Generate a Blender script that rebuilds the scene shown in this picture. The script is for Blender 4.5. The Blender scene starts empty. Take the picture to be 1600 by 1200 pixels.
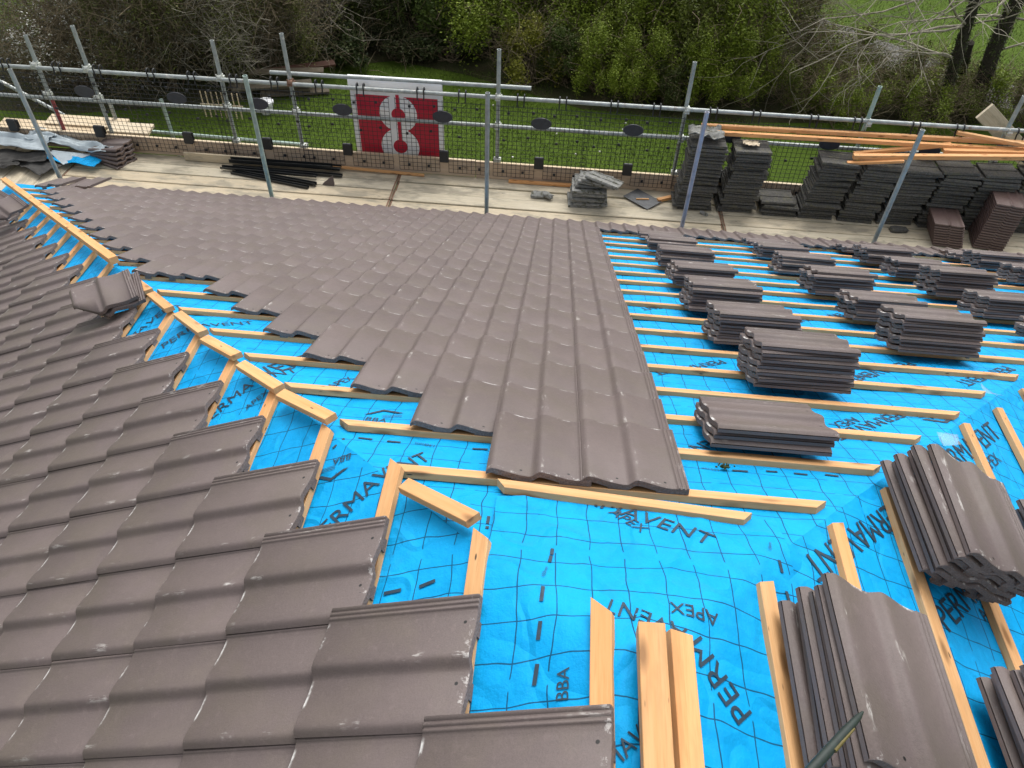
import bpy, math, random
from math import sin, cos, tan, pi, radians, sqrt, floor
from mathutils import Vector, Matrix, noise
random.seed(7)
S = bpy.context.scene
COL = S.collection
TH = radians(25.547); c = cos(TH); s = sin(TH); t = tan(TH)
CAM = Vector((-0.2355, -0.7463, 1.5145)); CAMR = (0.7851, -0.0331, 0.0842); FPX = 1177.45

# ------------------------------------------------------------------ helpers
class MB:
    def __init__(self): self.v = []; self.f = []; self.m = []; self.sm = []; self.uv = []
    def face(self, pts, mat=0, smooth=False, uvs=None):
        i = len(self.v); self.v += [tuple(p) for p in pts]
        self.f.append(tuple(range(i, i + len(pts)))); self.m.append(mat); self.sm.append(smooth)
        self.uv.append(uvs if uvs else [(0, 0)] * len(pts))
    def raw(self, verts, faces, mat=0, smooth=False):
        i = len(self.v); self.v += [tuple(p) for p in verts]
        for f in faces:
            self.f.append(tuple(a + i for a in f)); self.m.append(mat); self.sm.append(smooth); self.uv.append([(0, 0)] * len(f))
    def box(self, p0, p1, mat=0, M=None, bev=0.0):
        x0, y0, z0 = p0; x1, y1, z1 = p1; b = bev
        if b:
            vs = []
            for z, i in ((z0, b), (z0 + b, 0), (z1 - b, 0), (z1, b)):
                vs += [(x0 + i, y0 + i, z), (x1 - i, y0 + i, z), (x1 - i, y1 - i, z), (x0 + i, y1 - i, z)]
            fs = [(3, 2, 1, 0), (12, 13, 14, 15)]
            for k in range(3):
                for j in range(4): fs.append((4 * k + j, 4 * k + (j + 1) % 4, 4 * k + 4 + (j + 1) % 4, 4 * k + 4 + j))
        else:
            vs = [(x0, y0, z0), (x1, y0, z0), (x1, y1, z0), (x0, y1, z0), (x0, y0, z1), (x1, y0, z1), (x1, y1, z1), (x0, y1, z1)]
            fs = [(3, 2, 1, 0), (4, 5, 6, 7), (0, 1, 5, 4), (1, 2, 6, 5), (2, 3, 7, 6), (3, 0, 4, 7)]
        if M is not None: vs = [M @ Vector(v) for v in vs]
        self.raw(vs, fs, mat)
    def tube(self, pts, rad, seg=10, mat=0, caps=True, smooth=True):
        pts = [Vector(p) for p in pts]; n = len(pts)
        rads = rad if isinstance(rad, (list, tuple)) else [rad] * n
        vs = []; ref = None
        for i, p in enumerate(pts):
            d = (pts[min(i + 1, n - 1)] - pts[max(i - 1, 0)])
            if d.length < 1e-9: d = Vector((0, 0, 1))
            d.normalize()
            if ref is None: ref = Vector((0, 0, 1)) if abs(d.z) < .9 else Vector((1, 0, 0))
            a = d.cross(ref); a.normalize(); b = d.cross(a); ref = -b if False else ref
            for k in range(seg):
                w = 2 * pi * k / seg; vs.append(p + a * (rads[i] * cos(w)) + b * (rads[i] * sin(w)))
        fs = []
        for i in range(n - 1):
            for k in range(seg): fs.append((i * seg + k, i * seg + (k + 1) % seg, (i + 1) * seg + (k + 1) % seg, (i + 1) * seg + k))
        self.raw(vs, fs, mat, smooth)
        if caps:
            self.raw(vs[:seg], [tuple(range(seg - 1, -1, -1))], mat); self.raw(vs[-seg:], [tuple(range(seg))], mat)
    def mesh(self, name, mats):
        me = bpy.data.meshes.new(name); me.from_pydata(self.v, [], self.f)
        for m in mats: me.materials.append(m)
        me.polygons.foreach_set('material_index', self.m); me.polygons.foreach_set('use_smooth', self.sm)
        if any(u[0] != (0, 0) or u[-1] != (0, 0) for u in self.uv):
            l = me.uv_layers.new(name='UVMap'); flat = []
            for u in self.uv:
                for q in u: flat += [q[0], q[1]]
            l.data.foreach_set('uv', flat)
        me.update(); return me
def obj(name, me, parent=None, M=None):
    o = bpy.data.objects.new(name, me); COL.objects.link(o)
    if parent is not None: o.parent = parent
    if M is not None:
        if parent is not None: o.matrix_local = M
        else: o.matrix_world = M
    return o
def tag(o, label=None, cat=None, group=None, kind=None):
    if label: o['label'] = label
    if cat: o['category'] = cat
    if group: o['group'] = group
    if kind: o['kind'] = kind
    return o
def empty(name, loc, label, cat, group=None):
    o = bpy.data.objects.new(name, None); COL.objects.link(o); o.location = loc; o.empty_display_size = .1
    return tag(o, label, cat, group)
def frame(o, x, y, z):
    return Matrix(((x[0], y[0], z[0], o[0]), (x[1], y[1], z[1], o[1]), (x[2], y[2], z[2], o[2]), (0, 0, 0, 1)))
def copy_thing(o, M, label=None, group=None):
    r = o.copy(); COL.objects.link(r); r.matrix_world = M
    if label: r['label'] = label
    if group: r['group'] = group
    for ch in o.children:
        d = ch.copy(); COL.objects.link(d); d.parent = r
    return r

# ------------------------------------------------------------------ materials
class NT:
    def __init__(self, name, rough=.6, metal=0.0, spec=.5):
        self.m = bpy.data.materials.new(name); self.m.use_nodes = True; self.t = self.m.node_tree
        self.b = self.t.nodes['Principled BSDF']; self.b.inputs['Roughness'].default_value = rough
        self.b.inputs['Metallic'].default_value = metal
        self.b.inputs['Specular IOR Level'].default_value = spec
    def n(self, ty, **k):
        nd = self.t.nodes.new(ty)
        for a, v in k.items(): setattr(nd, a, v)
        return nd
    def l(self, a, b): self.t.links.new(a, b)
    def inp(self, sock, v):
        if hasattr(v, 'is_output'): self.l(v, sock)
        else: sock.default_value = v
    def math(self, op, a, b=None, cc=None):
        nd = self.n('ShaderNodeMath', operation=op)
        self.inp(nd.inputs[0], a)
        if b is not None: self.inp(nd.inputs[1], b)
        if cc is not None: self.inp(nd.inputs[2], cc)
        return nd.outputs[0]
    def mix(self, f, a, b, blend='MIX'):
        nd = self.n('ShaderNodeMix', data_type='RGBA', blend_type=blend)
        self.inp(nd.inputs[0], f)
        self.inp(nd.inputs[6], a if hasattr(a, 'is_output') else (*a, 1)); self.inp(nd.inputs[7], b if hasattr(b, 'is_output') else (*b, 1))
        return nd.outputs[2]
    def noise(self, vec, scale, detail=3, rough=.55):
        nd = self.n('ShaderNodeTexNoise'); nd.inputs['Scale'].default_value = scale; nd.inputs['Detail'].default_value = detail
        nd.inputs['Roughness'].default_value = rough
        if vec is not None: self.l(vec, nd.inputs['Vector'])
        return nd.outputs['Fac']
    def ramp(self, f, stops):
        nd = self.n('ShaderNodeValToRGB'); e = nd.color_ramp.elements
        while len(e) < len(stops): e.new(.5)
        for q, (p, col) in zip(e, stops): q.position = p; q.color = (*col, 1) if len(col) == 3 else col
        self.l(f, nd.inputs[0]); return nd.outputs[0]
    def rng(self, f, a, b, x=0., y=1.):
        nd = self.n('ShaderNodeMapRange'); nd.clamp = True
        self.l(f, nd.inputs[0]); nd.inputs[1].default_value = a; nd.inputs[2].default_value = b
        nd.inputs[3].default_value = x; nd.inputs[4].default_value = y; return nd.outputs[0]
    def coord(self, kind='Object'): return self.n('ShaderNodeTexCoord').outputs[kind]
    def rand(self): return self.n('ShaderNodeObjectInfo').outputs['Random']
    def shifted(self, vec, scl=(1, 1, 1)):
        mp = self.n('ShaderNodeMapping'); self.l(vec, mp.inputs['Vector']); mp.inputs['Scale'].default_value = scl
        cb = self.n('ShaderNodeCombineXYZ'); r = self.rand()
        self.l(self.math('MULTIPLY', r, 37.), cb.inputs[0]); self.l(self.math('MULTIPLY', r, 53.), cb.inputs[1]); self.l(self.math('MULTIPLY', r, 19.), cb.inputs[2])
        self.l(cb.outputs[0], mp.inputs['Location']); return mp.outputs[0]
    def bump(self, h, st=.3, d=.01):
        nd = self.n('ShaderNodeBump'); nd.inputs['Strength'].default_value = st; nd.inputs['Distance'].default_value = d
        self.l(h, nd.inputs['Height']); self.l(nd.outputs[0], self.b.inputs['Normal'])
    def col(self, v): self.inp(self.b.inputs['Base Color'], v if hasattr(v, 'is_output') else (*v, 1))

def tile_mat(name, base, var, scuff=True):
    M = NT(name, .5, spec=.3)
    uvn = M.n('ShaderNodeUVMap'); sep = M.n('ShaderNodeSeparateXYZ'); M.l(uvn.outputs[0], sep.inputs[0])
    u, v = sep.outputs[0], sep.outputs[1]
    ob = M.shifted(M.coord())
    big = M.noise(ob, 6, 3); fine = M.noise(ob, 190, 3, .8); mid = M.noise(ob, 40, 4, .7)
    d = tuple(x * (1 - var) for x in base); e = tuple(x * (1 + var) for x in base)
    col = M.mix(M.rand(), d, e)
    olive = (base[0] * 1.0, base[1] * 1.02, base[2] * .95)
    col = M.mix(M.rng(big, .45, .62), col, olive)
    col = M.mix(M.rng(fine, .42, .68, 0, .34), col, tuple(x * .55 for x in base))
    col = M.mix(M.math('MULTIPLY', M.rng(mid, .56, .70), .30), col, tuple(x * 1.5 for x in base))
    dust = M.noise(M.shifted(M.coord(), (1, .5, 1)), 3.5, 5, .65)
    col = M.mix(M.rng(dust, .50, .68, 0, .28), col, tuple(x * 1.45 for x in base))
    col = M.mix(M.rng(dust, .30, .44, .25, 0), col, tuple(x * .6 for x in base))
    if scuff:
        # roll phase: crest near .12 of every 150 mm
        ph = M.math('FRACT', M.math('DIVIDE', M.math('ADD', u, .0), .15))
        crest = M.math('SUBTRACT', 1., M.math('MINIMUM', M.math('MULTIPLY', M.math('ABSOLUTE', M.math('SUBTRACT', ph, .14)), 9.), 1.))
        scn = M.noise(M.shifted(M.coord(), (1, .22, 1)), 60, 4, .75); area = M.noise(ob, 9, 2)
        sc = M.math('MULTIPLY', M.math('MULTIPLY', crest, M.rng(scn, .54, .64)), M.rng(area, .54, .62))
        col = M.mix(M.math('MULTIPLY', sc, .75), col, (.55, .53, .5))
        # pale broken band along the tail edge in the pans
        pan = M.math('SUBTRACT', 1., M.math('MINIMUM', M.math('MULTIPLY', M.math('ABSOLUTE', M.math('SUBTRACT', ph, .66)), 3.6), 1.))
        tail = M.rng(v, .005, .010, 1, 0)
        tail_band = M.math('MULTIPLY', M.math('MULTIPLY', M.rng(pan, .05, .4), tail), M.rng(M.noise(ob, 22, 4, .7), .44, .58))
        col = M.mix(M.math('MULTIPLY', tail_band, .8), col, (.75, .74, .72))
        # chips near the head
        hd = M.math('MULTIPLY', M.rng(v, .398, .412), M.rng(M.noise(ob, 45, 3, .7), .58, .66))
        col = M.mix(M.math('MULTIPLY', hd, .6), col, (.5, .48, .46))
        # nail holes
        for uu in (.108, .258):
            dx = M.math('SUBTRACT', u, uu); dy = M.math('SUBTRACT', v, .392)
            rr = M.math('SQRT', M.math('ADD', M.math('MULTIPLY', dx, dx), M.math('MULTIPLY', dy, dy)))
            col = M.mix(M.rng(rr, .0035, .0055, 1, 0), col, (.006, .006, .006))
        # small pits and specks
        vo = M.n('ShaderNodeTexVoronoi'); vo.inputs['Scale'].default_value = 26; M.l(ob, vo.inputs['Vector'])
        sp = M.math('MULTIPLY', M.rng(vo.outputs['Distance'], .035, .06, 1, 0), M.rng(M.noise(ob, 4, 1), .6, .64))
        col = M.mix(M.math('MULTIPLY', sp, .85), col, (.02, .02, .02))
    M.col(col)
    M.bump(M.math('ADD', fine, mid), .25, .003)
    M.l(M.rng(mid, .3, .7, .46, .6), M.b.inputs['Roughness'])
    return M.m
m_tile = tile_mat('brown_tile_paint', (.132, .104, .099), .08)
m_tile2 = tile_mat('plum_tile_paint', (.115, .075, .068), .08, False)
def conc(name, a, b, sc=60, rough=.85, moss=None):
    M = NT(name, rough, spec=.25); ob = M.shifted(M.coord())
    f = M.noise(ob, sc, 5, .7); col = M.mix(M.rng(f, .3, .7), a, b)
    col = M.mix(M.math('MULTIPLY', M.rand(), .35), col, tuple(x * .5 for x in a))
    if moss:
        col = M.mix(M.rng(M.noise(ob, 14, 4, .7), .52, .62), col, moss)
        col = M.mix(M.math('MULTIPLY', M.rng(M.noise(ob, 70, 3, .7), .62, .7), .55), col, (.35, .35, .33))
    M.col(col); M.bump(f, .5, .004); return M.m
m_edge = conc('raw_concrete_edge', (.11, .078, .064), (.29, .22, .19), 170)
m_old = conc('weathered_tile', (.048, .047, .043), (.165, .158, .145), 50, .9, (.115, .11, .08))
m_grey = conc('pale_grey_tile', (.16, .16, .15), (.36, .36, .34), 22, .9, (.09, .09, .06))
def wood(name, a, b, dark, grain=1.0, knots=True, stain=None, rough=.65):
    M = NT(name, rough, spec=.3)
    v1 = M.shifted(M.coord(), (1.6, 38, 38)); v2 = M.shifted(M.coord(), (3, 9, 9)); v3 = M.shifted(M.coord(), (9, 220, 220))
    g = M.noise(v1, 1.0, 4, .6); h = M.noise(v3, 1.0, 3, .6)
    col = M.mix(M.rng(g, .35, .65), a, b)
    col = M.mix(M.math('MULTIPLY', M.rng(h, .52, .7), .35 * grain), col, dark)
    col = M.mix(M.math('MULTIPLY', M.rand(), .35), col, tuple(x * y for x, y in zip(a, (1.05, .86, .66))))
    if knots:
        vo = M.n('ShaderNodeTexVoronoi'); vo.inputs['Scale'].default_value = 1.0; M.l(M.shifted(M.coord(), (5, 16, 16)), vo.inputs['Vector'])
        col = M.mix(M.math('MULTIPLY', M.rng(vo.outputs['Distance'], .10, .26, 1, 0), .8), col, tuple(x * .5 for x in dark))
        vn = M.n('ShaderNodeTexVoronoi'); vn.inputs['Scale'].default_value = 1.0; M.l(M.shifted(M.coord(), (7, 26, 26)), vn.inputs['Vector'])
        col = M.mix(M.rng(vn.outputs['Distance'], .05, .09, .9, 0), col, (.03, .025, .02))
        gr = M.noise(M.shifted(M.coord(), (2.5, 12, 12)), 1., 4, .7); col = M.mix(M.rng(gr, .56, .70, 0, .45), col, tuple(x * .62 for x in a))
    if stain:
        st = M.noise(v2, .8, 4, .65); col = M.mix(M.rng(st, .49, .62, 0, .8), col, stain)
        st2 = M.noise(M.shifted(M.coord(), (5, 14, 14)), 1., 5, .7); col = M.mix(M.rng(st2, .62, .72, 0, .75), col, tuple(x * .25 for x in stain))
    M.col(col); M.bump(g, .25, .004); return M.m
m_bat = wood('pine_batten', (.58, .315, .135), (.66, .405, .20), (.40, .20, .08), 1.2)
m_bat2 = wood('orange_batten', (.66, .33, .13), (.74, .43, .20), (.48, .2, .06))
m_board = wood('scaffold_board_wood', (.50, .44, .32), (.60, .54, .42), (.24, .19, .13), 1.4, False, (.29, .26, .20), .8)
m_toe = wood('toe_board_wood', (.50, .40, .30), (.58, .48, .37), (.34, .25, .18), .8, False, (.42, .33, .25), .8)
m_oldwood = wood('old_grey_wood', (.10, .085, .06), (.15, .13, .095), (.05, .04, .03), 1, False)
m_oldwood2 = wood('old_brown_wood', (.07, .03, .02), (.09, .045, .03), (.03, .02, .015), 1, False)
m_pale = wood('pale_plank', (.56, .47, .33), (.64, .56, .43), (.45, .35, .2), .7, False, None, .75)
def plain(name, colr, rough=.5, metal=0., var=.15, sc=8, spec=.5):
    M = NT(name, rough, metal, spec); f = M.noise(M.shifted(M.coord()), sc, 4, .65)
    M.col(M.mix(M.rng(f, .3, .7), tuple(x * (1 - var) for x in colr), tuple(min(1, x * (1 + var)) for x in colr))); return M.m
m_galv = plain('galvanised_steel', (.33, .36, .35), .5, .35, .25, 14)
def galv(name, colr):
    M = NT(name, .5, .25, .5); ob = M.shifted(M.coord()); f = M.noise(ob, 12, 4, .65)
    col = M.mix(M.rng(f, .3, .7), tuple(x * .72 for x in colr), tuple(x * 1.2 for x in colr))
    col = M.mix(M.rng(M.noise(ob, 7, 4, .7), .60, .66, 0, .75), col, (.55, .54, .50))
    col = M.mix(M.rng(M.noise(ob, 5, 5, .75), .62, .70, 0, .8), col, (.17, .09, .05))
    M.col(col); M.bump(f, .2, .003); return M.m
m_galv = galv('galvanised_steel', (.33, .36, .35))
m_galvg = plain('green_tinted_steel', (.32, .41, .37), .55, .3, .3, 9)
m_galvp = plain('violet_tinted_steel', (.35, .36, .43), .55, .3, .25, 9)
m_red = plain('red_oxide_paint', (.28, .05, .05), .55, 0., .3, 20)
m_cup = plain('coupler_steel', (.50, .52, .48), .5, .4, .35, 60)
m_rust = plain('rusty_steel', (.20, .11, .07), .7, .1, .4, 40)
m_blk = plain('black_plastic', (.012, .014, .015), .4, 0., .3, 10)
m_guard = plain('guard_plastic', (.012, .013, .016), .55, 0., .2, 10)
m_disc = plain('dark_plate_plastic', (.030, .033, .042), .5, 0., .25, 20)
m_felt = plain('dark_felt', (.045, .043, .04), .85, 0., .4, 14)
m_under = plain('membrane_underside', (.40, .46, .49), .6, 0., .15, 10)
m_white = plain('white_vinyl', (.86, .87, .88), .5, 0., .05, 4)
m_vred = plain('red_vinyl', (.50, .014, .04), .5, 0., .08, 4)
m_ink = plain('printed_ink', (.012, .035, .06), .6, 0., .3, 50)
m_slate = plain('grey_slate_sheet', (.085, .09, .095), .6, 0., .25, 20)
m_moss = plain('moss', (.05, .06, .012), .95, 0., .5, 200)
m_poly = plain('clear_film', (.55, .62, .66), .25, 0., .1, 30); m_poly.node_tree.nodes['Principled BSDF'].inputs['Alpha'].default_value = .16
m_toolg = plain('tool_green_grip', (.012, .022, .018), .5, 0., .3, 60)
m_tooly = plain('tool_yellow', (.11, .085, .015), .5, 0., .2, 60)
m_brick = plain('wall_brick', (.25, .11, .07), .85, 0., .3, 12)

def membrane_mat():
    M = NT('blue_roofing_membrane', .6, spec=.12)
    uvn = M.n('ShaderNodeUVMap').outputs[0]
    nz = M.n('ShaderNodeTexNoise'); nz.inputs['Scale'].default_value = 5; nz.inputs['Detail'].default_value = 2; M.l(uvn, nz.inputs['Vector'])
    sc = M.n('ShaderNodeVectorMath', operation='MULTIPLY_ADD'); M.l(nz.outputs['Color'], sc.inputs[0]); sc.inputs[1].default_value = (.045, .045, 0); M.l(uvn, sc.inputs[2])
    sep = M.n('ShaderNodeSeparateXYZ'); M.l(sc.outputs[0], sep.inputs[0])
    def line(v, period, w):
        fr = M.math('FRACT', M.math('DIVIDE', v, period))
        return M.rng(M.math('ABSOLUTE', M.math('SUBTRACT', fr, .5)), .5 * w / period, .5 * w / period * 1.6, 1, 0)
    gap = M.rng(M.math('ABSOLUTE', M.math('SUBTRACT', M.math('FRACT', M.math('DIVIDE', sep.outputs[0], .4)), .5)), .46, .47, 1, .0)
    l1 = line(sep.outputs[0], .1, .0027); l2 = M.math('MULTIPLY', line(sep.outputs[1], .1, .0027), gap)
    ln = M.math('MAXIMUM', l1, l2)
    f = M.noise(uvn, 14, 4, .6); ff = M.noise(uvn, 160, 3, .7); patch = M.noise(uvn, 2.2, 3, .6)
    col = M.mix(M.rng(f, .3, .7), (.002, .285, .62), (.003, .340, .72))
    col = M.mix(M.rng(patch, .5, .7, 0, .55), col, (.008, .39, .78))
    col = M.mix(M.math('MULTIPLY', M.rng(ff, .6, .72), .35), col, (.03, .40, .78))
    col = M.mix(M.math('MULTIPLY', ln, .85), col, (.008, .04, .085))
    M.col(col); rd = M.math('SUBTRACT', 1., M.math('MINIMUM', M.math('MULTIPLY', M.math('ABSOLUTE', M.math('SUBTRACT', M.noise(uvn, 2.6, 2, .5), .5)), 14.), 1.))
    rd2 = M.math('SUBTRACT', 1., M.math('MINIMUM', M.math('MULTIPLY', M.math('ABSOLUTE', M.math('SUBTRACT', M.noise(uvn, 4.7, 1, .5), .48)), 20.), 1.))
    M.bump(M.math('ADD', M.math('ADD', M.math('ADD', M.math('MULTIPLY', ff, .12), M.math('MULTIPLY', f, .8)), M.math('MULTIPLY', M.noise(uvn, 5, 3, .5), 2.0)), M.math('ADD', M.math('MULTIPLY', rd, .8), M.math('MULTIPLY', rd2, .5))), .6, .013)
    smud = M.noise(uvn, 3.3, 5, .7); col = M.mix(M.rng(smud, .58, .72, 0, .35), col, (.03, .20, .40)); M.col(col); return M.m
m_mem = membrane_mat()

def ground_mat():
    M = NT('lawn_ground', .95, spec=.1); ob = M.coord()
    sep = M.n('ShaderNodeSeparateXYZ'); M.l(ob, sep.inputs[0])
    a = M.noise(ob, .9, 4, .6); b = M.noise(ob, 14, 4, .7); d = M.noise(ob, 90, 2, .7)
    col = M.mix(M.rng(a, .3, .7), (.050, .090, .010), (.076, .125, .013))
    col = M.mix(M.rng(b, .4, .7, 0, .6), col, (.040, .068, .010))
    col = M.mix(M.rng(d, .45, .7, 0, .5), col, (.115, .16, .026))
    M.col(col); M.bump(b, .8, .05); return M.m
m_lawn = ground_mat()
def soil_mat():
    M = NT('undergrowth_soil', .95, spec=.1); ob = M.coord(); a = M.noise(ob, 1.5, 5, .7); b = M.noise(ob, 22, 5, .75)
    col = M.mix(M.rng(a, .4, .6), (.050, .052, .020), (.045, .070, .018)); col = M.mix(M.rng(b, .4, .65), col, (.075, .063, .038))
    M.col(col); M.bump(b, 1, .08); return M.m
m_soil = soil_mat()
m_path = conc('asphalt_path', (.10, .098, .09), (.16, .155, .145), 30, .9)
def leaf_mat(name, stops, tr=.25):
    M = NT(name, .6, spec=.25); g = M.n('ShaderNodeNewGeometry'); r = g.outputs['Random Per Island']
    n = len(stops); cc = M.ramp(r, [(i / max(1, n - 1), q) for i, q in enumerate(stops)])
    k = M.rand(); cc = M.mix(M.rng(k, 0., .5, .55, 0), cc, (.030, .026, .012)); cc = M.mix(M.rng(k, .6, 1., 0, .3), cc, (.10, .13, .012)); M.col(cc); return M.m
m_leaf_dark = leaf_mat('dark_evergreen_leaf', [(.036, .056, .012), (.062, .094, .017), (.10, .14, .026), (.046, .070, .013)])
m_leaf_mid = leaf_mat('mid_green_leaf', [(.090, .135, .009), (.155, .22, .016), (.22, .28, .028), (.115, .155, .012)])
m_leaf_olive = leaf_mat('olive_bud_leaf', [(.10, .105, .030), (.145, .165, .038), (.088, .086, .034), (.18, .23, .046)])
m_leaf_yel = leaf_mat('yellow_green_leaf', [(.15, .16, .012), (.24, .24, .02), (.11, .12, .012)])
m_leaf_ivy = leaf_mat('ivy_leaf', [(.018, .027, .009), (.045, .068, .018), (.075, .090, .030)])
m_blossom = leaf_mat('white_blossom', [(.55, .54, .50), (.40, .40, .36), (.65, .64, .6)])
m_twig = plain('brown_twig', (.16, .13, .085), .9, 0., .4, 8, .1)
m_twigp = plain('pale_twig', (.30, .275, .22), .85, 0., .35, 10, .15)
m_bark = conc('dark_bark', (.022, .020, .015), (.060, .054, .042), 25, .95)
m_grass = leaf_mat('grass_blade', [(.055, .095, .010), (.082, .135, .014), (.115, .165, .024), (.044, .075, .010)])

# ------------------------------------------------------------------ slope frames
SL = {'C': (Vector((1, 0, 0)), Vector((0, c, -s)), Vector((0, s, c))),
      'L': (Vector((0, 1, 0)), Vector((-c, 0, -s)), Vector((-s, 0, c))),
      'R': (Vector((0, -1, 0)), Vector((c, 0, -s)), Vector((s, 0, c)))}
def refz(sl, x, y): return -t * (y if sl == 'C' else (-x if sl == 'L' else x))
N_BAT = -.022; N_MEM = -.0475
_cm = Matrix.LocRotScale(CAM, __import__('mathutils').Euler(CAMR, 'XYZ'), None).inverted()
def proj(p):
    q = _cm @ Vector(p)
    if q.z > -.05: return None
    return (800 + FPX * q.x / -q.z, 600 - FPX * q.y / -q.z, -q.z)

# ------------------------------------------------------------------ tile mesh
TT = .020; TL = .42; TAU = TT / .337
def prof(u):
    A = .0195
    if u > .285: 
        base = .001; k = u
        if .296 < k < .303 or .309 < k < .316 or k > .322: base += .003
        return base
    p = (u / .15) % 1.0; q = (p - .13) % 1.0
    if q < .78: h = .5 + .5 * cos(pi * (q / .78) ** .80)
    else: h = .5 - .5 * cos(pi * (q - .78) / .22)
    return A * h
US = [0, .004, .009, .014, .0195, .025, .032, .042, .055, .07, .085, .1, .115, .127, .1365, .141, .146, .150, .154, .159, .164, .1695, .175, .182, .192, .205, .22, .235, .25, .265, .276, .284, .288, .2955, .2965, .3025, .3035, .3085, .3095, .3155, .3165, .3215, .3225, .33]
def tile_mesh(name, mats, U=US, pf=prof, L=TL, Wd=.33):
    mb = MB(); n = len(U)
    top = [(u, pf(u) + TT) for u in U]; bot = [(u, max(0, pf(u) - .002 + max(0, .007 * (1 - u / .03))) if u < .285 else pf(u) * .3) for u in U]
    e = .004
    ys = [0, e, L * .5, L - e, L]
    def z(i, k): return top[i][1] - (.003 if k in (0, 4) else 0)
    for i in range(n - 1):
        for k in range(4):
            P = []; UVq = []
            for (a, b) in ((i, k), (i, k + 1), (i + 1, k + 1), (i + 1, k)):
                P.append((top[a][0], ys[b], z(a, b))); UVq.append((top[a][0], L - ys[b]))
            mb.face(P, 0, True, UVq)
        mb.face([(bot[i][0], 0, bot[i][1]), (bot[i + 1][0], 0, bot[i + 1][1]), (bot[i + 1][0], L, bot[i + 1][1]), (bot[i][0], L, bot[i][1])], 1, True)
        for yv, k in ((0, 0), (L, 4)):
            P = [(top[i][0], yv, z(i, k)), (top[i + 1][0], yv, z(i + 1, k)), (bot[i + 1][0], yv, bot[i + 1][1]), (bot[i][0], yv, bot[i][1])]
            mb.face(P if k == 0 else P[::-1], 1)
    for i, fl in ((0, 1), (n - 1, 0)):
        P = [(top[i][0], 0, z(i, 0)), (bot[i][0], 0, bot[i][1]), (bot[i][0], L, bot[i][1]), (top[i][0], L, z(i, 4))]
        mb.face(P if fl else P[::-1], 0)
    # hanging nibs under the head
    for u in (.10, .25): mb.box((u - .02, .002, -.016), (u + .02, .016, .004), 1)
    me = mb.mesh(name, mats)
    # merge the grid so that the top shades smoothly
    import bmesh
    bm = bmesh.new(); bm.from_mesh(me)
    tf = set(v for f in bm.faces if f.smooth for v in f.verts)
    bmesh.ops.remove_doubles(bm, verts=[v for v in tf], dist=1e-5)
    bm.to_mesh(me); bm.free(); me.update(); return me
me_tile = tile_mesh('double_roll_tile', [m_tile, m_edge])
def prof_flat(u):
    return .012 * math.exp(-((u - .165) / .012) ** 2) + (.006 if u < .03 else 0)
me_tile_flat = tile_mesh('flat_ridge_tile', [m_tile2, m_edge], [0, .028, .032, .08, .13, .145, .153, .16, .165, .17, .178, .19, .24, .285, .33], prof_flat)
def old_mesh():
    mb = MB()
    mb.box((0, 0, 0), (.33, .42, .022), 0, None, .004)
    mb.box((.004, .0, .0225), (.05, .415, .030), 0, None, .003); mb.box((.15, .01, .0225), (.185, .41, .029), 0, None, .003)
    mb.box((.30, .0, .0225), (.326, .42, .028), 0, None, .003)
    return mb.mesh('old_interlocking_tile', [m_old])
me_old = old_mesh()
me_greyt = me_old.copy(); me_greyt.materials[0] = m_grey; me_greyt.name = 'grey_interlocking_tile'

def tile_matrix(sl, x, y, n=0., jit=True, tau=TAU):
    """x,y = plan position of the head at u=0 on the reference slope"""
    U, D, N = SL[sl]
    a = tau + (random.gauss(0, .0035) if jit else 0); r = random.gauss(0, .004) if jit else 0
    D2 = D * cos(a) + N * sin(a); N2 = N * cos(a) - D * sin(a)
    U2 = U * cos(r) + D2 * sin(r); D3 = D2 * cos(r) - U * sin(r)
    o = Vector((x, y, refz(sl, x, y))) + N * (N_BAT + .002 + n) + (U * random.gauss(0, .0012) + D * random.gauss(0, .002) if jit else Vector((0, 0, 0)))
    return frame(o, U2, D3, N2)

# laid tiles -------------------------------------------------------
laid = []
def rowy(i): return .712 + .290 * i + .0012 * i * i
X0 = -.3786
c_of = [0, 1, 2, 3, 4, 5, 6, 8, 9, 10, 11, 12, 13, 14, 15, 16, 17, 18]
for i in range(18):
    y = rowy(i); cmin = c_of[i]
    last = -1 if i < 17 else -19
    for k in range(cmin, last - 1, -1):
        x = X0 - k * .3
        laid.append(['C', tile_matrix('C', x, y, .006 if i == 17 else 0., True, TAU if i < 17 else TAU - .02), i, k])
GL = .3056
for k in range(0, 20):
    xh = -(.0354 + k * GL); yf = -.1078 + k * .3
    for j in range(0, 24):
        y = yf - .33 - j * .3
        if y < -2.6: break
        laid.append(['L', tile_matrix('L', xh, y), k, j])
for q in laid:
    if q[0] == 'C' and q[2] == 17 and q[3] in (18, 17): q[1] = q[1] @ Matrix.Rotation(.07 if q[3] == 18 else .10, 4, 'X') @ Matrix.Rotation(-.17, 4, 'Y')
rank = []
for q in laid:
    p = proj(q[1] @ Vector((.165, .21, .02)))
    if p and -90 < p[0] < 1690 and -40 < p[1] < 1290: rank.append((p[2] + (0 if (0 < p[0] < 1600 and 0 < p[1] < 1200) else 20), q))
rank.sort(key=lambda a: a[0])
keep = [q for _, q in rank[:300]]; ids = set(id(q) for q in keep)
far_c = [q for _, q in rank[300:]] + [q for q in laid if id(q) not in set(id(a[1]) for a in rank)]
raised = []
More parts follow.
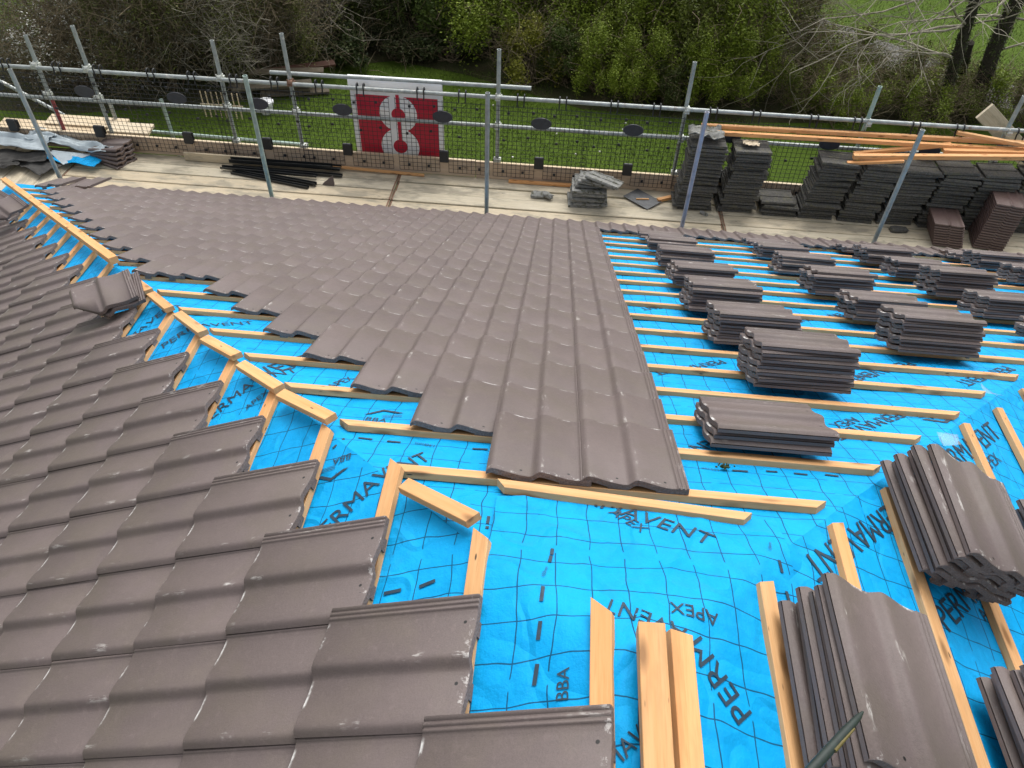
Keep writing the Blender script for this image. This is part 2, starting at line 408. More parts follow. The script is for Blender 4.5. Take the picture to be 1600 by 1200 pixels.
for sl, M, i, k in keep:
    top = (sl == 'L' and k == 0)
    if sl == 'C':
        lab = 'brown double roll concrete tile laid in the far roof slope facing the scaffold'
        grp = 'tiles laid on the far roof slope'
        if i == 0 and k == -1: lab, grp = 'brown roof tile at the nearest right corner of the laid far slope', None
        elif i == 0: lab = 'brown roof tile in the nearest course of the far slope with wavy grey end'; grp = 'nearest tiles of the far slope'
        elif k == c_of[i] and i < 17: lab = 'brown roof tile ending a stepped course of the far slope along the open blue hip'; grp = 'stepped end tiles of the far slope'
        elif k == -1 and i < 17: lab = 'brown roof tile in the far slope column edging the open blue battened area'; grp = 'right edge tiles of the far slope'
        elif i == 17: lab = 'brown roof tile in the lowest eaves course beside the scaffold boards'; grp = 'eaves course tiles'
    else:
        lab = 'brown double roll concrete tile laid in the left roof slope'
        grp = 'tiles laid on the left roof slope'
        if top and i == 0: lab, grp = 'brown roof tile topping the left slope at the photo bottom beside the ridge timbers', None
        elif top: lab = 'brown roof tile with exposed side ribs at the stepped hip edge of the left slope'; grp = 'stepped end tiles of the left slope'
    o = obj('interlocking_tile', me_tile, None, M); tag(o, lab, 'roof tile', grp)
# the rest of the laid tiles: one object
rb = MB()
tv = [v.co.copy() for v in me_tile.vertices]; tf = [tuple(p.vertices) for p in me_tile.polygons]
tm = [p.material_index for p in me_tile.polygons]; ts = [p.use_smooth for p in me_tile.polygons]
uvl = me_tile.uv_layers[0].data; tuv = [[tuple(uvl[l].uv) for l in p.loop_indices] for p in me_tile.polygons]
for sl, M, i, k in far_c:
    base = len(rb.v); rb.v += [tuple(M @ v) for v in tv]
    rb.f += [tuple(a + base for a in f) for f in tf]; rb.m += tm; rb.sm += ts; rb.uv += tuv
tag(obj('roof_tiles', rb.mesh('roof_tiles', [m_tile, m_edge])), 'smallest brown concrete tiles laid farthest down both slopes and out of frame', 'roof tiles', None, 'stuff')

# ------------------------------------------------------------------ membranes
def wr(x, y):
    p = Vector((x * 2.3, y * 2.3, .3)); q = Vector((x * 7.1 + 3, y * 7.1, 1.7))
    return .0075 * noise.noise(p) + .0045 * noise.noise(q) + .005 * (1 - abs(noise.noise(Vector((x * 1.7 + y * 2.6, y * 1.1 - x * 1.9, 4.2)))) * 2.2) * max(0, noise.noise(Vector((x * .9, y * .9, 9.))))
def fold(x, y):
    d = (x + y * .6 - .12); return .006 * math.exp(-(d / .02) ** 2) + .005 * math.exp(-((x - .5 * y + .02) / .018) ** 2)
def smax(*a):
    k = 60.; return math.log(sum(math.exp(k * v) for v in a)) / k
CAPX0, CAPX1, CAPY1 = -.335, .50, .625
def in_cap(x, y): return CAPX0 <= x <= CAPX1 and y <= CAPY1
def memz(x, y, cap=False):
    if cap:
        z = -t * smax(-x, x, y) + .006
        return z + (N_MEM + .006 + wr(x, y) + fold(x, y)) / c
    return -t * max(-x, x, y) + (N_MEM + wr(x, y)) / c
def sheet(name, sl, pts_fn, na, nb, cap, label):
    mb = MB()
    P = [[pts_fn(a / na, b / nb) for b in range(nb + 1)] for a in range(na + 1)]
    vs = [(x, y, memz(x, y, cap)) for r in P for (x, y) in r]
    fs = []; uvs = []
    def uv(x, y):
        return (x + 10, y / c + 10) if sl == 'C' else (y + 10, x / c + 10)
    for a in range(na):
        for b in range(nb):
            f = (a * (nb + 1) + b, (a + 1) * (nb + 1) + b, (a + 1) * (nb + 1) + b + 1, a * (nb + 1) + b + 1)
            mb.f.append(f); mb.m.append(0); mb.sm.append(True); mb.uv.append([uv(vs[q][0], vs[q][1]) for q in f])
    mb.v = vs
    o = obj(name, mb.mesh(name, [m_mem])); tag(o, label, 'membrane'); return o
YE = 6.45
mc = sheet('roofing_membrane', 'C', lambda a, b: ((b - .0) * YE * (2 * a - 1) , b * YE), 160, 90, False, 'blue printed roofing membrane under the battens of the far hip slope')
ml = sheet('roofing_membrane', 'L', lambda a, b: (-b * YE, (b * YE + 2.4) * a - 2.4), 90, 60, False, 'blue printed roofing membrane showing in a strip beside the left slope tiles')
mr = sheet('roofing_membrane', 'R', lambda a, b: (b * 4.0, (b * 4.0 + 2.4) * a - 2.4), 120, 80, False, 'blue printed roofing membrane under the tile stacks at the right edge of the photo')
mp = sheet('ridge_membrane', 'R', lambda a, b: (CAPX0 + (CAPX1 - CAPX0) * b, -2.2 + (CAPY1 + 2.2) * a), 170, 40, True, 'blue membrane sheet folded over the ridge between the near battens')

# printed writing ---------------------------------------------------
def font_mesh(txt):
    cu = bpy.data.curves.new('txt', 'FONT'); cu.body = txt; cu.size = 1.0; cu.resolution_u = 4
    ob = bpy.data.objects.new('txt', cu); COL.objects.link(ob)
    dg = bpy.context.evaluated_depsgraph_get(); dg.update()
    me = bpy.data.meshes.new_from_object(ob.evaluated_get(dg))
    vs = [v.co.copy() for v in me.vertices]; fs = [tuple(p.vertices) for p in me.polygons]
    bpy.data.objects.remove(ob); bpy.data.curves.remove(cu); bpy.data.meshes.remove(me)
    return vs, fs
fcache = {}
prints = []
cur = [None, 'printed_word']
def put(sl, verts2, faces):
    """verts2 in plan (x,y)"""
    cx = sum(v[0] for v in verts2) / len(verts2); cy = sum(v[1] for v in verts2) / len(verts2)
    cap = in_cap(cx, cy)
    out = [(x, y, memz(x, y, cap) + .0035) for x, y in verts2]
    if cur[0] is None: mb = MB(); prints.append(('P' if cap else sl, cur[1], mb))
    else: mb = cur[0]
    if cur[0] is None and cur[1] == 'printed_emblem': cur[0] = mb
    mb.raw(out, faces)
def to_plan(sl, a, b):  # slope coordinates (along, down) -> plan
    return (a, b * c) if sl == 'C' else ((-b * c, a) if sl == 'L' else (b * c, a))
def to_slope(sl, x, y):
    return (x, y / c) if sl == 'C' else ((y, -x / c) if sl == 'L' else (y, x / c))
def text(sl, txt, x0, y0, x1, y1, bold=1.0, hfix=None):
    if txt not in fcache: fcache[txt] = font_mesh(txt)
    vs, fs = fcache[txt]
    w = max(v.x for v in vs) - min(v.x for v in vs); mnx = min(v.x for v in vs)
    A = Vector((x0, y0, 0)); B = Vector((x1, y1, 0))
    a0 = Vector(to_slope(sl, x0, y0)); a1 = Vector(to_slope(sl, x1, y1))
    d = a1 - a0; L = d.length; d.normalize()
    # slope coords handedness (seen from above): C: (x right, down = away) ; compute perpendicular as seen from outside
    if sl == 'C': up = Vector((-d.y, d.x))       # x right, y(down-slope)=+Y plan : right-handed from above
    elif sl == 'L': up = Vector((-d.y, d.x))     # a=+Y, b=-X : right-handed from above
    else: up = Vector((d.y, -d.x))               # a=+Y, b=+X : left-handed from above
    k = L / w; kh = k if hfix is None else hfix
    pts = []
    for v in vs:
        q = a0 + d * ((v.x - mnx) * k) + up * (v.y * kh)
        pts.append(to_plan(sl, q.x, q.y))
    put(sl, pts, fs)
def quad(sl, x0, y0, x1, y1, w):
    a0 = Vector(to_slope(sl, x0, y0)); a1 = Vector(to_slope(sl, x1, y1)); d = (a1 - a0).normalized(); p = Vector((-d.y, d.x)) * w / 2
    q = [to_plan(sl, *v) for v in (a0 - p, a1 - p, a1 + p, a0 + p)]
    put(sl, q, [(0, 1, 2, 3)])
TX = [('R','PERM',0.300,-0.027,0.186,0.116),('R','AVENT',0.155,0.122,-0.035,0.197),('R','APEX',0.242,0.193,0.121,0.204),
('C','PERMAVENT',-0.150,0.663,0.269,0.455),('C','APEX',-0.004,0.580,0.084,0.488),('R','PERMAVENT',0.980,0.881,0.54,0.478),
('C','PERMAVENT',1.286,1.602,0.9,1.30),('C','APEX',1.082,1.513,0.943,1.408),('C','PERMAVENT',1.70,2.37,1.25,2.03),('C','APEX',1.401,2.118,1.294,2.048),
('C','PERMAVENT',2.25,2.43,1.80,2.075),('R','PERMAVENT',1.34,1.16,1.803,1.605),('R','APEX',1.596,1.310,1.714,1.419),('R','PERMAVENT',1.039,0.424,1.47,0.826),
('R','APEX',1.222,0.525,1.318,0.608),('L','PERMAVENT',-1.573,1.177,-1.27,1.505),('L','APEX',-1.385,1.205,-1.312,1.283),('L','PERMAVENT',-0.87,0.47,-0.57,0.83),
('C','BBA',-0.868,1.085,-0.788,1.079),('L','BBA',-0.845,0.832,-0.909,0.823),('C','VENT',-1.38,1.42,-1.23,1.70),('C','APEX',-1.077,1.363,-1.015,1.480),
('R','150mm',0.442,0.462,0.451,0.499),('L','150mm',-0.182,0.257,-0.174,0.296),('L','150mm',-0.325,0.178,-0.336,0.233),('C','150mm',0.400,0.934,0.344,0.938),
('R','PERMAVENT',-0.085,-0.279,0.106,-0.09),('C','BBA',1.512,1.628,1.413,1.594),('C','PERMAVENT',0.62,1.34,0.284,1.057),('C','PERMAVENT',0.66,2.13,0.28,1.87),
('L','BBA',-0.118,-0.072,-0.118,0.00),('C','150mm',-0.578,0.929,-0.647,0.940),('C','PERMAVENT',.75,3.3,.35,3.05),('C','PERMAVENT',1.75,3.35,1.3,3.05),
('C','PERMAVENT',-2.1,1.86,-1.72,2.1),('L','PERMAVENT',-2.5,1.95,-2.2,2.3)]
for q in TX: text(*q)
for sl, x0, y0, x1, y1, sg in (('C', -.868, 1.10, -.735, 1.13, 1), ('L', -.845, .80, -.95, .79, 1), ('C', 1.53, 1.64, 1.37, 1.585, 1)):
    # roof-shaped emblem beside the letters
    a0 = Vector(to_slope(sl, x0, y0)); a1 = Vector(to_slope(sl, x1, y1)); d = (a1 - a0).normalized(); L = (a1 - a0).length
    up = Vector((d.y, -d.x)) if sl == 'R' else Vector((-d.y, d.x))
    off = up * L * .16
    cur[0] = None; cur[1] = 'printed_emblem'
    P = lambda u, v: to_plan(sl, *(a0 + off + d * (u * L) + up * (v * L)))
    put(sl, [P(-.05, .12), P(.5, .42), P(1.05, .12), P(.86, .12), P(.5, .31), P(.14, .12)], [(0, 1, 4, 5), (1, 2, 3, 4)])
    for q in range(3): put(sl, [P(.45, -.02 - q * .06), P(.98, -.02 - q * .06), P(.98, -.0 - q * .06), P(.45, 0 - q * .06)], [(0, 1, 2, 3)])
cur[0] = None; cur[1] = 'printed_dash'
DS = [('L',-0.164,0.378,-0.166,0.351),('L',-0.167,0.346,-0.171,0.318),('L',-0.185,0.220,-0.188,0.172),('L',-0.187,0.118,-0.190,0.071),('L',-0.188,0.014,-0.192,-0.034),
('L',-0.349,0.515,-0.349,0.478),('L',-0.348,0.464,-0.348,0.452),('L',-0.342,0.332,-0.343,0.281),('R',0.457,0.431,0.459,0.392),('R',0.461,0.338,0.465,0.308),
('C',-0.924,0.877,-0.897,0.927),('C',-0.851,0.941,-0.800,0.936),('C',-0.747,0.931,-0.699,0.930),('C',-0.448,0.929,-0.395,0.934),('C',0.448,0.934,0.501,0.934),
('C',0.565,0.946,0.605,0.948),('C',0.662,0.950,0.708,0.949),('C',0.771,0.960,0.818,0.959),('L',-0.607,0.264,-0.559,0.267),('L',-0.509,0.268,-0.467,0.280)]
for q in DS: quad(*q, .0105)
par = {'C': mc, 'L': ml, 'R': mr, 'P': mp}
for key, nm, mb in prints: obj(nm, mb.mesh(nm, [m_ink]), par[key])

# ------------------------------------------------------------------ battens
def batten_mesh(L, w=.05, h=.025, m0=0., m1=0., bend=0.):
    """along +x from 0..L, y 0..w (down-slope), z 0..h ; m0,m1 = mitre offsets at y=w"""
    mb = MB(); n = max(2, int(L / .4)); b = .0015
    secs = []
    for i in range(n + 1):
        f = i / n; row = []
        for (y, z) in ((b, 0), (w - b, 0), (w, b), (w, h - b), (w - b, h), (b, h), (0, h - b), (0, b)):
            x = L * f + (m0 * (1 - y / w) if i == 0 else 0) - (m1 * (1 - y / w) if i == n else 0)
            row.append((x, y + bend * sin(pi * f), z))
        secs.append(row)
    vs = [p for r in secs for p in r]; fs = []
    for i in range(n):
        for k in range(8): fs.append((i * 8 + k, i * 8 + (k + 1) % 8, i * 8 + 8 + (k + 1) % 8, i * 8 + 8 + k))
    fs.append(tuple(range(7, -1, -1))); fs.append(tuple(n * 8 + k for k in range(8)))
    mb.raw([(x, y, z) for x, y, z in vs], fs); return mb
def batten(a, b, N, w=.05, h=.025, m0=0., m1=0., mat=None, label='', group=None, name='batten', side=1, bend=0.):
    """a,b world points of the upslope top edge... N normal; the batten hangs below the given top edge"""
    a = Vector(a); b = Vector(b); X = (b - a).normalized(); Y = N.cross(X).normalized(); Z = X.cross(Y)
    L = (b - a).length
    mb = batten_mesh(L, w, h, m0, m1, bend)
    o = obj(name, mb.mesh(name, [mat or m_bat]), None, frame(a - Z * h, X, Y, Z))
    return tag(o, label, 'batten', group)
NC, NL, NR = SL['C'][2], SL['L'][2], SL['R'][2]
def P3(sl, x, y, n): return Vector((x, y, refz(sl, x, y))) + SL[sl][2] * n
HG = .03
for i in range(18):
    y = rowy(i) + .0
    xl = -(y - HG) if i < 7 else -(y - (.03 if i < 9 else .05)); xr = min(y - .01, 5.6)
    jl = random.uniform(-.03, .03)
    # N x X = down-slope?  for C: N=(0,s,c), X=(1,0,0) -> N x X = (0,c,-s) = down-slope
    if i < 5: lab, grp = 'pale pine tiling batten across the far slope with both sawn ends in view', 'battens of the far slope with open ends'
    else: lab, grp = 'pine tiling batten running under the tiles and stacks of the far slope', 'battens of the far slope'
    if i == 0: lab, grp = 'pine batten under the nearest tiles of the far slope, just below the loose skew batten', None
    batten(P3('C', xl + jl, y, N_BAT), P3('C', xr + random.uniform(-.02, .03), y, N_BAT), NC, m0=.045, m1=.045, mat=m_bat2 if i in (13, 15, 16, 10) else m_bat, label=lab, group=grp)
batten(P3('C', -.345, .652, N_BAT + .012), P3('C', .425, .595, N_BAT + .004), NC, .05, .025, .03, .03, m_bat, 'short pine batten lying skew in front of the nearest tiles of the far slope')
for k in range(0, 18):   # left slope: N x X with X=+Y : (-s,0,c)x(0,1,0) = (-c,0,-s) = down-slope
    xh = .0354 + k * GL; ye = xh + (.12, .085, .10, .055, .03, .04, .02)[min(k, 6)]
    batten(P3('L', -xh - .006, -2.2, N_BAT), P3('L', -xh - .006, ye + random.uniform(-.02, .02), N_BAT), NL, m1=.045 if k != 99 else 0, mat=m_bat if k % 4 else m_bat2,
           label='pine batten end poking out of the left slope tiles towards the hip' if k else 'pine batten with slanted end above the left slope tile at the photo bottom',
           group='battens of the left slope' if k else None)
rx = [(.385, .345, 'second'), (.685, .66, ''), (.96, .925, ''), (1.255, 1.23, ''), (1.55, 1.54, ''), (1.85, 1.80, ''), (2.15, 2.1, ''), (2.45, 2.4, ''), (2.75, 2.7, '')]
rl = ['pine batten passing under the left side of the large near tile stack on the right', 'short pine batten whose end stands between the two large near tile stacks', 'pine batten running down from under the upper large stack to the lower right corner',
      'pine batten mostly hidden below the upper large stack, at the right edge', 'pine batten whose end starts just below the folded clear film near the right edge', 'pine batten end with brown sawn top near the right edge, beside the clear film',
      'pine batten farther down the right slope', 'pine batten farther down the right slope', 'pine batten farther down the right slope']
for (x, y, _), lb in zip(rx, rl):  # N x X with X=-Y : (s,0,c)x(0,-1,0) = (c,0,-s)
    batten(P3('R', x, y, N_BAT), P3('R', x + .004, -2.2, N_BAT), NR, m0=.02, mat=m_bat2 if x in (.685, 1.255) else m_bat, label=lb, group='far battens of the right slope' if x > 2 else None)
UPZ = Vector((0, 0, 1))
for (xa, xb, nl, lab) in ((.018, .068, .012, 'left one of the two thick timbers laid side by side on the ridge'), (.098, .148, .0, 'right one of the two thick timbers laid side by side on the ridge')):
    a = Vector((xa, .062 if xa < .05 else .078, .018 if xa < .05 else -.030)); b = a + Vector((.004, -2.1, 0))
    Nn = Vector((-.05, 0, 1)).normalized() if xa < .05 else Vector((.42, 0, 1)).normalized()
    batten(a, b, Nn, .058, .05, 0, 0, m_bat if xa < .05 else m_bat2, lab, None, 'ridge_timber')
chunks = [(-.614, .601, -.383, .433), (-1.22, 1.19, -.957, .99), (-1.496, 1.459, -1.241, 1.232), (-1.797, 1.746, -1.545, 1.537), (-2.096, 2.068, -1.831, 1.808), (-2.419, 2.385, -2.18, 2.143), (-2.704, 2.674, -2.458, 2.432)]
chl = ['offcut of pine batten on the hip nearest to the camera', 'offcut of pine batten on the hip, second nearest to the camera']
for q, (x0, y0, x1, y1) in enumerate(chunks):
    m0 = (-x0 + y0) / 2; m1 = (-x1 + y1) / 2; off = Vector((.7071, .7071, 0)) * -.0
    a = Vector((x0, y0, -t * m0 + .008)) ; b = Vector((x1, y1, -t * m1 + .008))
    d = (b - a).normalized(); side = Vector((0, 0, 1)).cross(d).normalized()   # points ...
    a -= side * .0235; b -= side * .0235
    Nh = d.cross(side).normalized() * 1
    if Nh.z < 0: Nh = -Nh
    batten(a, b, Nh, .047, .026, random.uniform(0, .01), random.uniform(0, .012), m_bat2 if q in (1, 2, 3) else m_bat,
           chl[q] if q < 2 else 'offcut of pine batten in the row laid end to end along the hip', None if q < 2 else 'batten offcuts along the hip', 'hip_batten_offcut')
for (x0, y0, x1, y1, lb) in ((-4.75, 4.71, -2.987, 2.967, 'long orange batten laid along the hip beyond the loose tiles'), (-6.35, 6.29, -4.76, 4.72, 'orange batten continuing the hip down to the scaffold corner')):
    a = Vector((x0, y0, -t * (y0 - x0) / 2 + .055)); b = Vector((x1, y1, -t * (y1 - x1) / 2 + .055)); d = (b - a).normalized(); side = UPZ.cross(d).normalized()
    batten(a - side * .027, b - side * .027, d.cross(side) * (1 if d.cross(side).z > 0 else -1), .054, .045, 0, 0, m_bat2, lb, None, 'hip_batten')

# ------------------------------------------------------------------ tile stacks on the roof
def stack(sl, corner, n, label, pitch=.0285, flip=False, ang=0.0, top_skew=None, base_n=N_BAT, kind='interlocking_tile', grp=None, sz=None):
    """corner = plan (x,y) of near/upslope bottom corner; tile width runs down-slope, length along the slope"""
    U, D, N = SL[sl]
    W = D; Ln = N.cross(D).normalized()          # x -> D, z -> N, y = z x x
    Lp = Ln
    x, y = corner
    for k in range(n):
        a = ang + random.gauss(0, .022)
        W2 = W * cos(a) + Lp * sin(a); L2 = Lp * cos(a) - W * sin(a)
        o = P3(sl, x, y, base_n + .016 + k * pitch) + W * random.gauss(0, .0035) + Lp * random.gauss(0, .010)
        o = o + (W * .012 if k % 2 else Vector((0, 0, 0)))
        if top_skew and k == n - 1:
            o = o + Lp * top_skew
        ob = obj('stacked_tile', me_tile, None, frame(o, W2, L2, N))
        tag(ob, ('top tile of ' if k == n - 1 else 'lower tile of ') + label, 'roof tile', None if k == n - 1 else (grp or ('tiles of ' + label)))
stk = [('A1', .385, 1.02, 3, 'the low brown stack of three nearest the laid tiles'),
 ('A2', .705, 1.66, 7, 'the tall brown stack second nearest beside the laid tiles'),
 ('A3', .66, 2.268, 6, 'the brown stack third nearest beside the laid tiles'),
 ('A4', .64, 2.912, 6, 'the brown stack midway along the file beside the laid tiles'),
 ('A5', .645, 3.588, 5, 'the brown stack just beyond midway beside the laid tiles'),
 ('A6', .648, 4.26, 5, 'the third farthest brown stack beside the laid tiles'),
 ('A7', .65, 4.95, 4, 'the second farthest brown stack beside the laid tiles'),
 ('A8', .64, 5.60, 2, 'the small farthest brown stack beside the laid tiles'),
 ('B1', 1.655, 2.373, 7, 'the big stack nearest in the second file from the laid tiles'),
 ('B2', 1.66, 2.992, 5, 'the stack second nearest in the second file from the laid tiles'),
 ('B3', 1.635, 3.646, 6, 'the stack third nearest in the second file from the laid tiles'),
 ('B4', 1.63, 4.362, 5, 'the third farthest stack in the second file from the laid tiles'),
 ('B5', 1.65, 5.02, 4, 'the second farthest stack in the second file from the laid tiles'),
 ('B6', 1.70, 5.62, 2, 'the small farthest stack in the second file from the laid tiles'),
 ('C0', 2.66, 2.72, 4, 'the stack nearest in the third file, at the right photo edge'),
 ('C1', 2.65, 3.394, 5, 'the stack second nearest in the third file from the laid tiles'),
 ('C2', 2.615, 3.90, 7, 'the tall stack amid the third file from the laid tiles'),
 ('C3', 2.64, 4.55, 5, 'the third farthest stack in the third file from the laid tiles'),
 ('C4', 2.64, 5.163, 5, 'the second farthest stack in the third file from the laid tiles'),
 ('C5', 2.68, 5.70, 2, 'the small farthest stack in the third file from the laid tiles'),
 ('D1', 3.72, 4.70, 5, 'the nearest stack of the rightmost file at the photo edge'),
 ('D2', 3.76, 5.35, 5, 'the farther stack of the rightmost file near the scaffold'),
 ('D3', 3.80, 5.85, 2, 'the small stack at the eaves in the rightmost file')]
for nm, x, y, n, lb in stk:
    # near bottom corner: head of the tile lies at the right, so shift by the tile length
    if nm == 'C1': continue
    stack('C', (x + .42, y), n, lb, ang=random.gauss(0, .02))
stack('C', (2.65 + .42, 3.33), 5, stk[15][4], ang=.02)
stack('R', (.395, -.165), 6, 'the large near stack right of the ridge timbers', .030, ang=-.02)
stack('R', (.945, .54), 6, 'the large stack on the right slope, above the bottom stack', .030, ang=.02)
stack('R', (1.03, -.155), 5, 'the stack cut off by the lower right photo corner', .030, ang=.0)
stack('R', (1.50, .62), 5, 'the dark stack cut off by the right photo edge', .030, ang=.0)

# loose tiles on the left slope
def loose(M, label): return tag(obj('interlocking_tile', me_tile, None, M), label, 'roof tile')
def loose_left(x, y, n, yaw, pitch_, label):
    U, D, N = SL['L']
    M = frame(P3('L', x, y, n), U, D, N) @ Matrix.Rotation(yaw, 4, 'Z') @ Matrix.Rotation(pitch_, 4, 'X')
    return loose(M, label)
import bmesh
me_short = tile_mesh('short_roof_tile', [m_tile, m_edge], L=.28)
bm = bmesh.new(); bm.from_mesh(me_short); bmesh.ops.remove_doubles(bm, verts=bm.verts[:], dist=1e-5)
for co, no in (((.12, 0, 0), (-.72, -.69, 0)),):
    bmesh.ops.bisect_plane(bm, geom=bm.verts[:] + bm.edges[:] + bm.faces[:], plane_co=co, plane_no=no, clear_outer=True)
bmesh.ops.holes_fill(bm, edges=[e for e in bm.edges if len(e.link_faces) == 1], sides=0)
me_cut = me_short.copy(); bm.to_mesh(me_cut); bm.free(); me_cut.name = 'cut_roof_tile'
def loose_flat(p, rz, ry, label, me=None):
    M = Matrix.Translation(p) @ Matrix.Rotation(rz, 4, 'Z') @ Matrix.Rotation(ry, 4, 'Y')
    return tag(obj('interlocking_tile', me or me_tile, None, M), label, 'roof tile')
loose_flat((-2.72, 2.14, -1.195), .61, -.17, 'loose tile piece with a cut corner topmost on the left slope by the hip', me_cut)
loose_flat((-2.70, 2.16, -1.225), .55, -.19, 'loose brown tile piece under the cut one on the left slope beside the hip', me_cut)
loose_flat((-5.04, 4.44, -2.29), .96, -.20, 'loose brown tile piece at the far end of the left slope beside the hip batten', me_cut)
loose_flat((-5.40, 4.74, -2.45), 1.05, -.25, 'loose brown tile piece at the far left end of the hip', me_cut)

# small bits on the roof
mb = MB()
for q in range(60):
    p = Vector((random.gauss(0, .011), random.gauss(0, .006), abs(random.gauss(0, .005)))); mb.box(p - Vector((.002, .002, .002)), p + Vector((.002, .002, .003)))
tag(obj('moss_clump', mb.mesh('moss_clump', [m_moss]), None, frame(P3('C', .42, .955, N_MEM + .01), *SL['C'])), 'tiny dark moss clump against a batten right of the nearest tiles', 'moss')
def film(name, pts, M, label):
    mb = MB(); n = 6
    vs = []
    for i in range(n + 1):
        for j in range(n + 1):
            a, b = i / n, j / n
            p = Vector(pts[0]) * (1 - a) * (1 - b) + Vector(pts[1]) * a * (1 - b) + Vector(pts[2]) * a * b + Vector(pts[3]) * (1 - a) * b
            vs.append(p + Vector((0, 0, .006 * noise.noise(p * 25))))
    fs = [(i * (n + 1) + j, (i + 1) * (n + 1) + j, (i + 1) * (n + 1) + j + 1, i * (n + 1) + j + 1) for i in range(n) for j in range(n)]
    mb.raw(vs, fs, 0, True); o = obj(name, mb.mesh(name, [m_poly]), None, M); so = o.modifiers.new('t', 'SOLIDIFY'); so.thickness = .001
    return tag(o, label, 'plastic film')
film('plastic_film', [(-.03, -.03, .02), (.05, -.05, .03), (.05, .03, .06), (.01, .05, .02)], frame(P3('R', 1.80, 1.84, -.02), *SL['R']), 'folded scrap of clear film at a batten end near the right edge')
film('plastic_film', [(-.03, -.05, .0), (.04, -.04, .01), (.05, .02, .03), (-.02, .04, .02)], frame(P3('C', 1.36, 1.33, -.035), *SL['C']), 'scrap of clear film under a batten end, just above the upper large stack')
mb = MB(); mb.tube([(-.035, 0, 0), (-.01, 0, .001), (.03, 0, .0)], [.004, .005, .001], 8)
tag(obj('wood_chip', mb.mesh('wood_chip', [m_bat2]), None, frame(P3('C', -.56, 1.015, N_MEM + .01), *SL['C'])), 'small wood chip under the second nearest course end of the far slope', 'wood chip')

# tool in the near right foreground, lying on the bottom stack
tl = empty('hand_tool', (0, 0, 0), 'dark green handled tool with a yellow stripe lying across the bottom stack', 'tool')
mb = MB(); A = Vector((.462, -.085, .012)); B = Vector((.30, -.24, .075))
mb.tube([A, A.lerp(B, .08), A.lerp(B, .3), A.lerp(B, .7), B], [.002, .006, .009, .010, .010], 12); obj('handle', mb.mesh('handle', [m_toolg]), tl)
mb = MB(); o2 = Vector((.006, -.005, .005)); mb.tube([A.lerp(B, .25) + o2, A.lerp(B, .6) + o2], [.002, .004], 8); obj('stripe', mb.mesh('stripe', [m_tooly]), tl)

# ------------------------------------------------------------------ scaffold
ZD = -3.49; ZG = -6.0
def tube_obj(name, a, b, mat, label, cat, group=None, r=.02415, parent=None):
    a = Vector(a); b = Vector(b); X = (b - a).normalized(); ref = UPZ if abs(X.z) < .9 else Vector((0, 1, 0))
    Y = ref.cross(X).normalized(); Z = X.cross(Y); L = (b - a).length
    mb = MB(); mb.tube([(0, 0, 0), (L, 0, 0)], r, 16, 0, False)
    for xx in (0, L):
        d = 1 if xx == 0 else -1
        ring = [(xx, r * cos(2 * pi * k / 16), r * sin(2 * pi * k / 16)) for k in range(16)]; ri = [(xx, .8 * r * cos(2 * pi * k / 16), .8 * r * sin(2 * pi * k / 16)) for k in range(16)]
        deep = [(xx + d * .06, q[1], q[2]) for q in ri]
        mb.raw(ring + ri + deep, [(k, (k + 1) % 16, 16 + (k + 1) % 16, 16 + k) for k in range(16)] + [(16 + k, 16 + (k + 1) % 16, 32 + (k + 1) % 16, 32 + k) for k in range(16)])
    o = obj(name, mb.mesh(name, [mat]), parent, frame(a, X, Y, Z))
    return tag(o, label, cat, group) if label else o
def coupler(parent, p, rusty=False):
    """double coupler: two clamp bands, a saddle and bolts round the crossing of an upright and a rail in front of it"""
    mb = MB(); x, y, z = p
    mb.tube([(x, y, z - .03), (x, y, z + .03)], .031, 14); mb.tube([(x - .03, y - .05, z), (x + .03, y - .05, z)], .031, 14)
    mb.box((x - .024, y - .05, z - .024), (x + .024, y + .005, z + .024))
    mb.tube([(x + .03, y - .03, z - .012), (x + .055, y - .03, z - .012)], .009, 6); mb.tube([(x - .02, y - .075, z + .02), (x - .02, y - .075, z + .052)], .008, 6)
    mb.box((x + .025, y - .025, z - .03), (x + .045, y + .02, z + .01)); mb.box((x - .032, y - .085, z - .03), (x + .03, y - .07, z - .018))
    o = obj('coupler', mb.mesh('coupler', [m_rust if rusty else m_cup]), parent); o.matrix_parent_inverse = parent.matrix_world.inverted(); return o
outer = [(-6.66, -2.076, -6.67, 'outer scaffold upright with red lower end, leftmost in the photo', m_galv), (-6.03, -1.929, -6.0, 'outer scaffold upright, the second from the left edge', m_galv),
 (-4.38, -1.989, -4.37, 'outer scaffold upright with white stained top left of the green topped inner post', m_galv), (-3.53, -1.856, -3.49, 'outer scaffold upright holding the left end of the banner tube', m_galv),
 (-1.008, -1.871, -1.003, 'outer scaffold upright holding the right end of the banner tube', m_galv), (1.215, -1.867, 1.239, 'outer scaffold upright just behind the left end of the old tile stacks', m_galv),
 (3.33, -1.999, 3.34, 'outer scaffold upright with green and violet top behind the bundle of orange battens', m_galvg), (4.93, -1.997, 4.95, 'outer scaffold upright at the right edge beside the leaning pale board', m_galv)]
ups = []
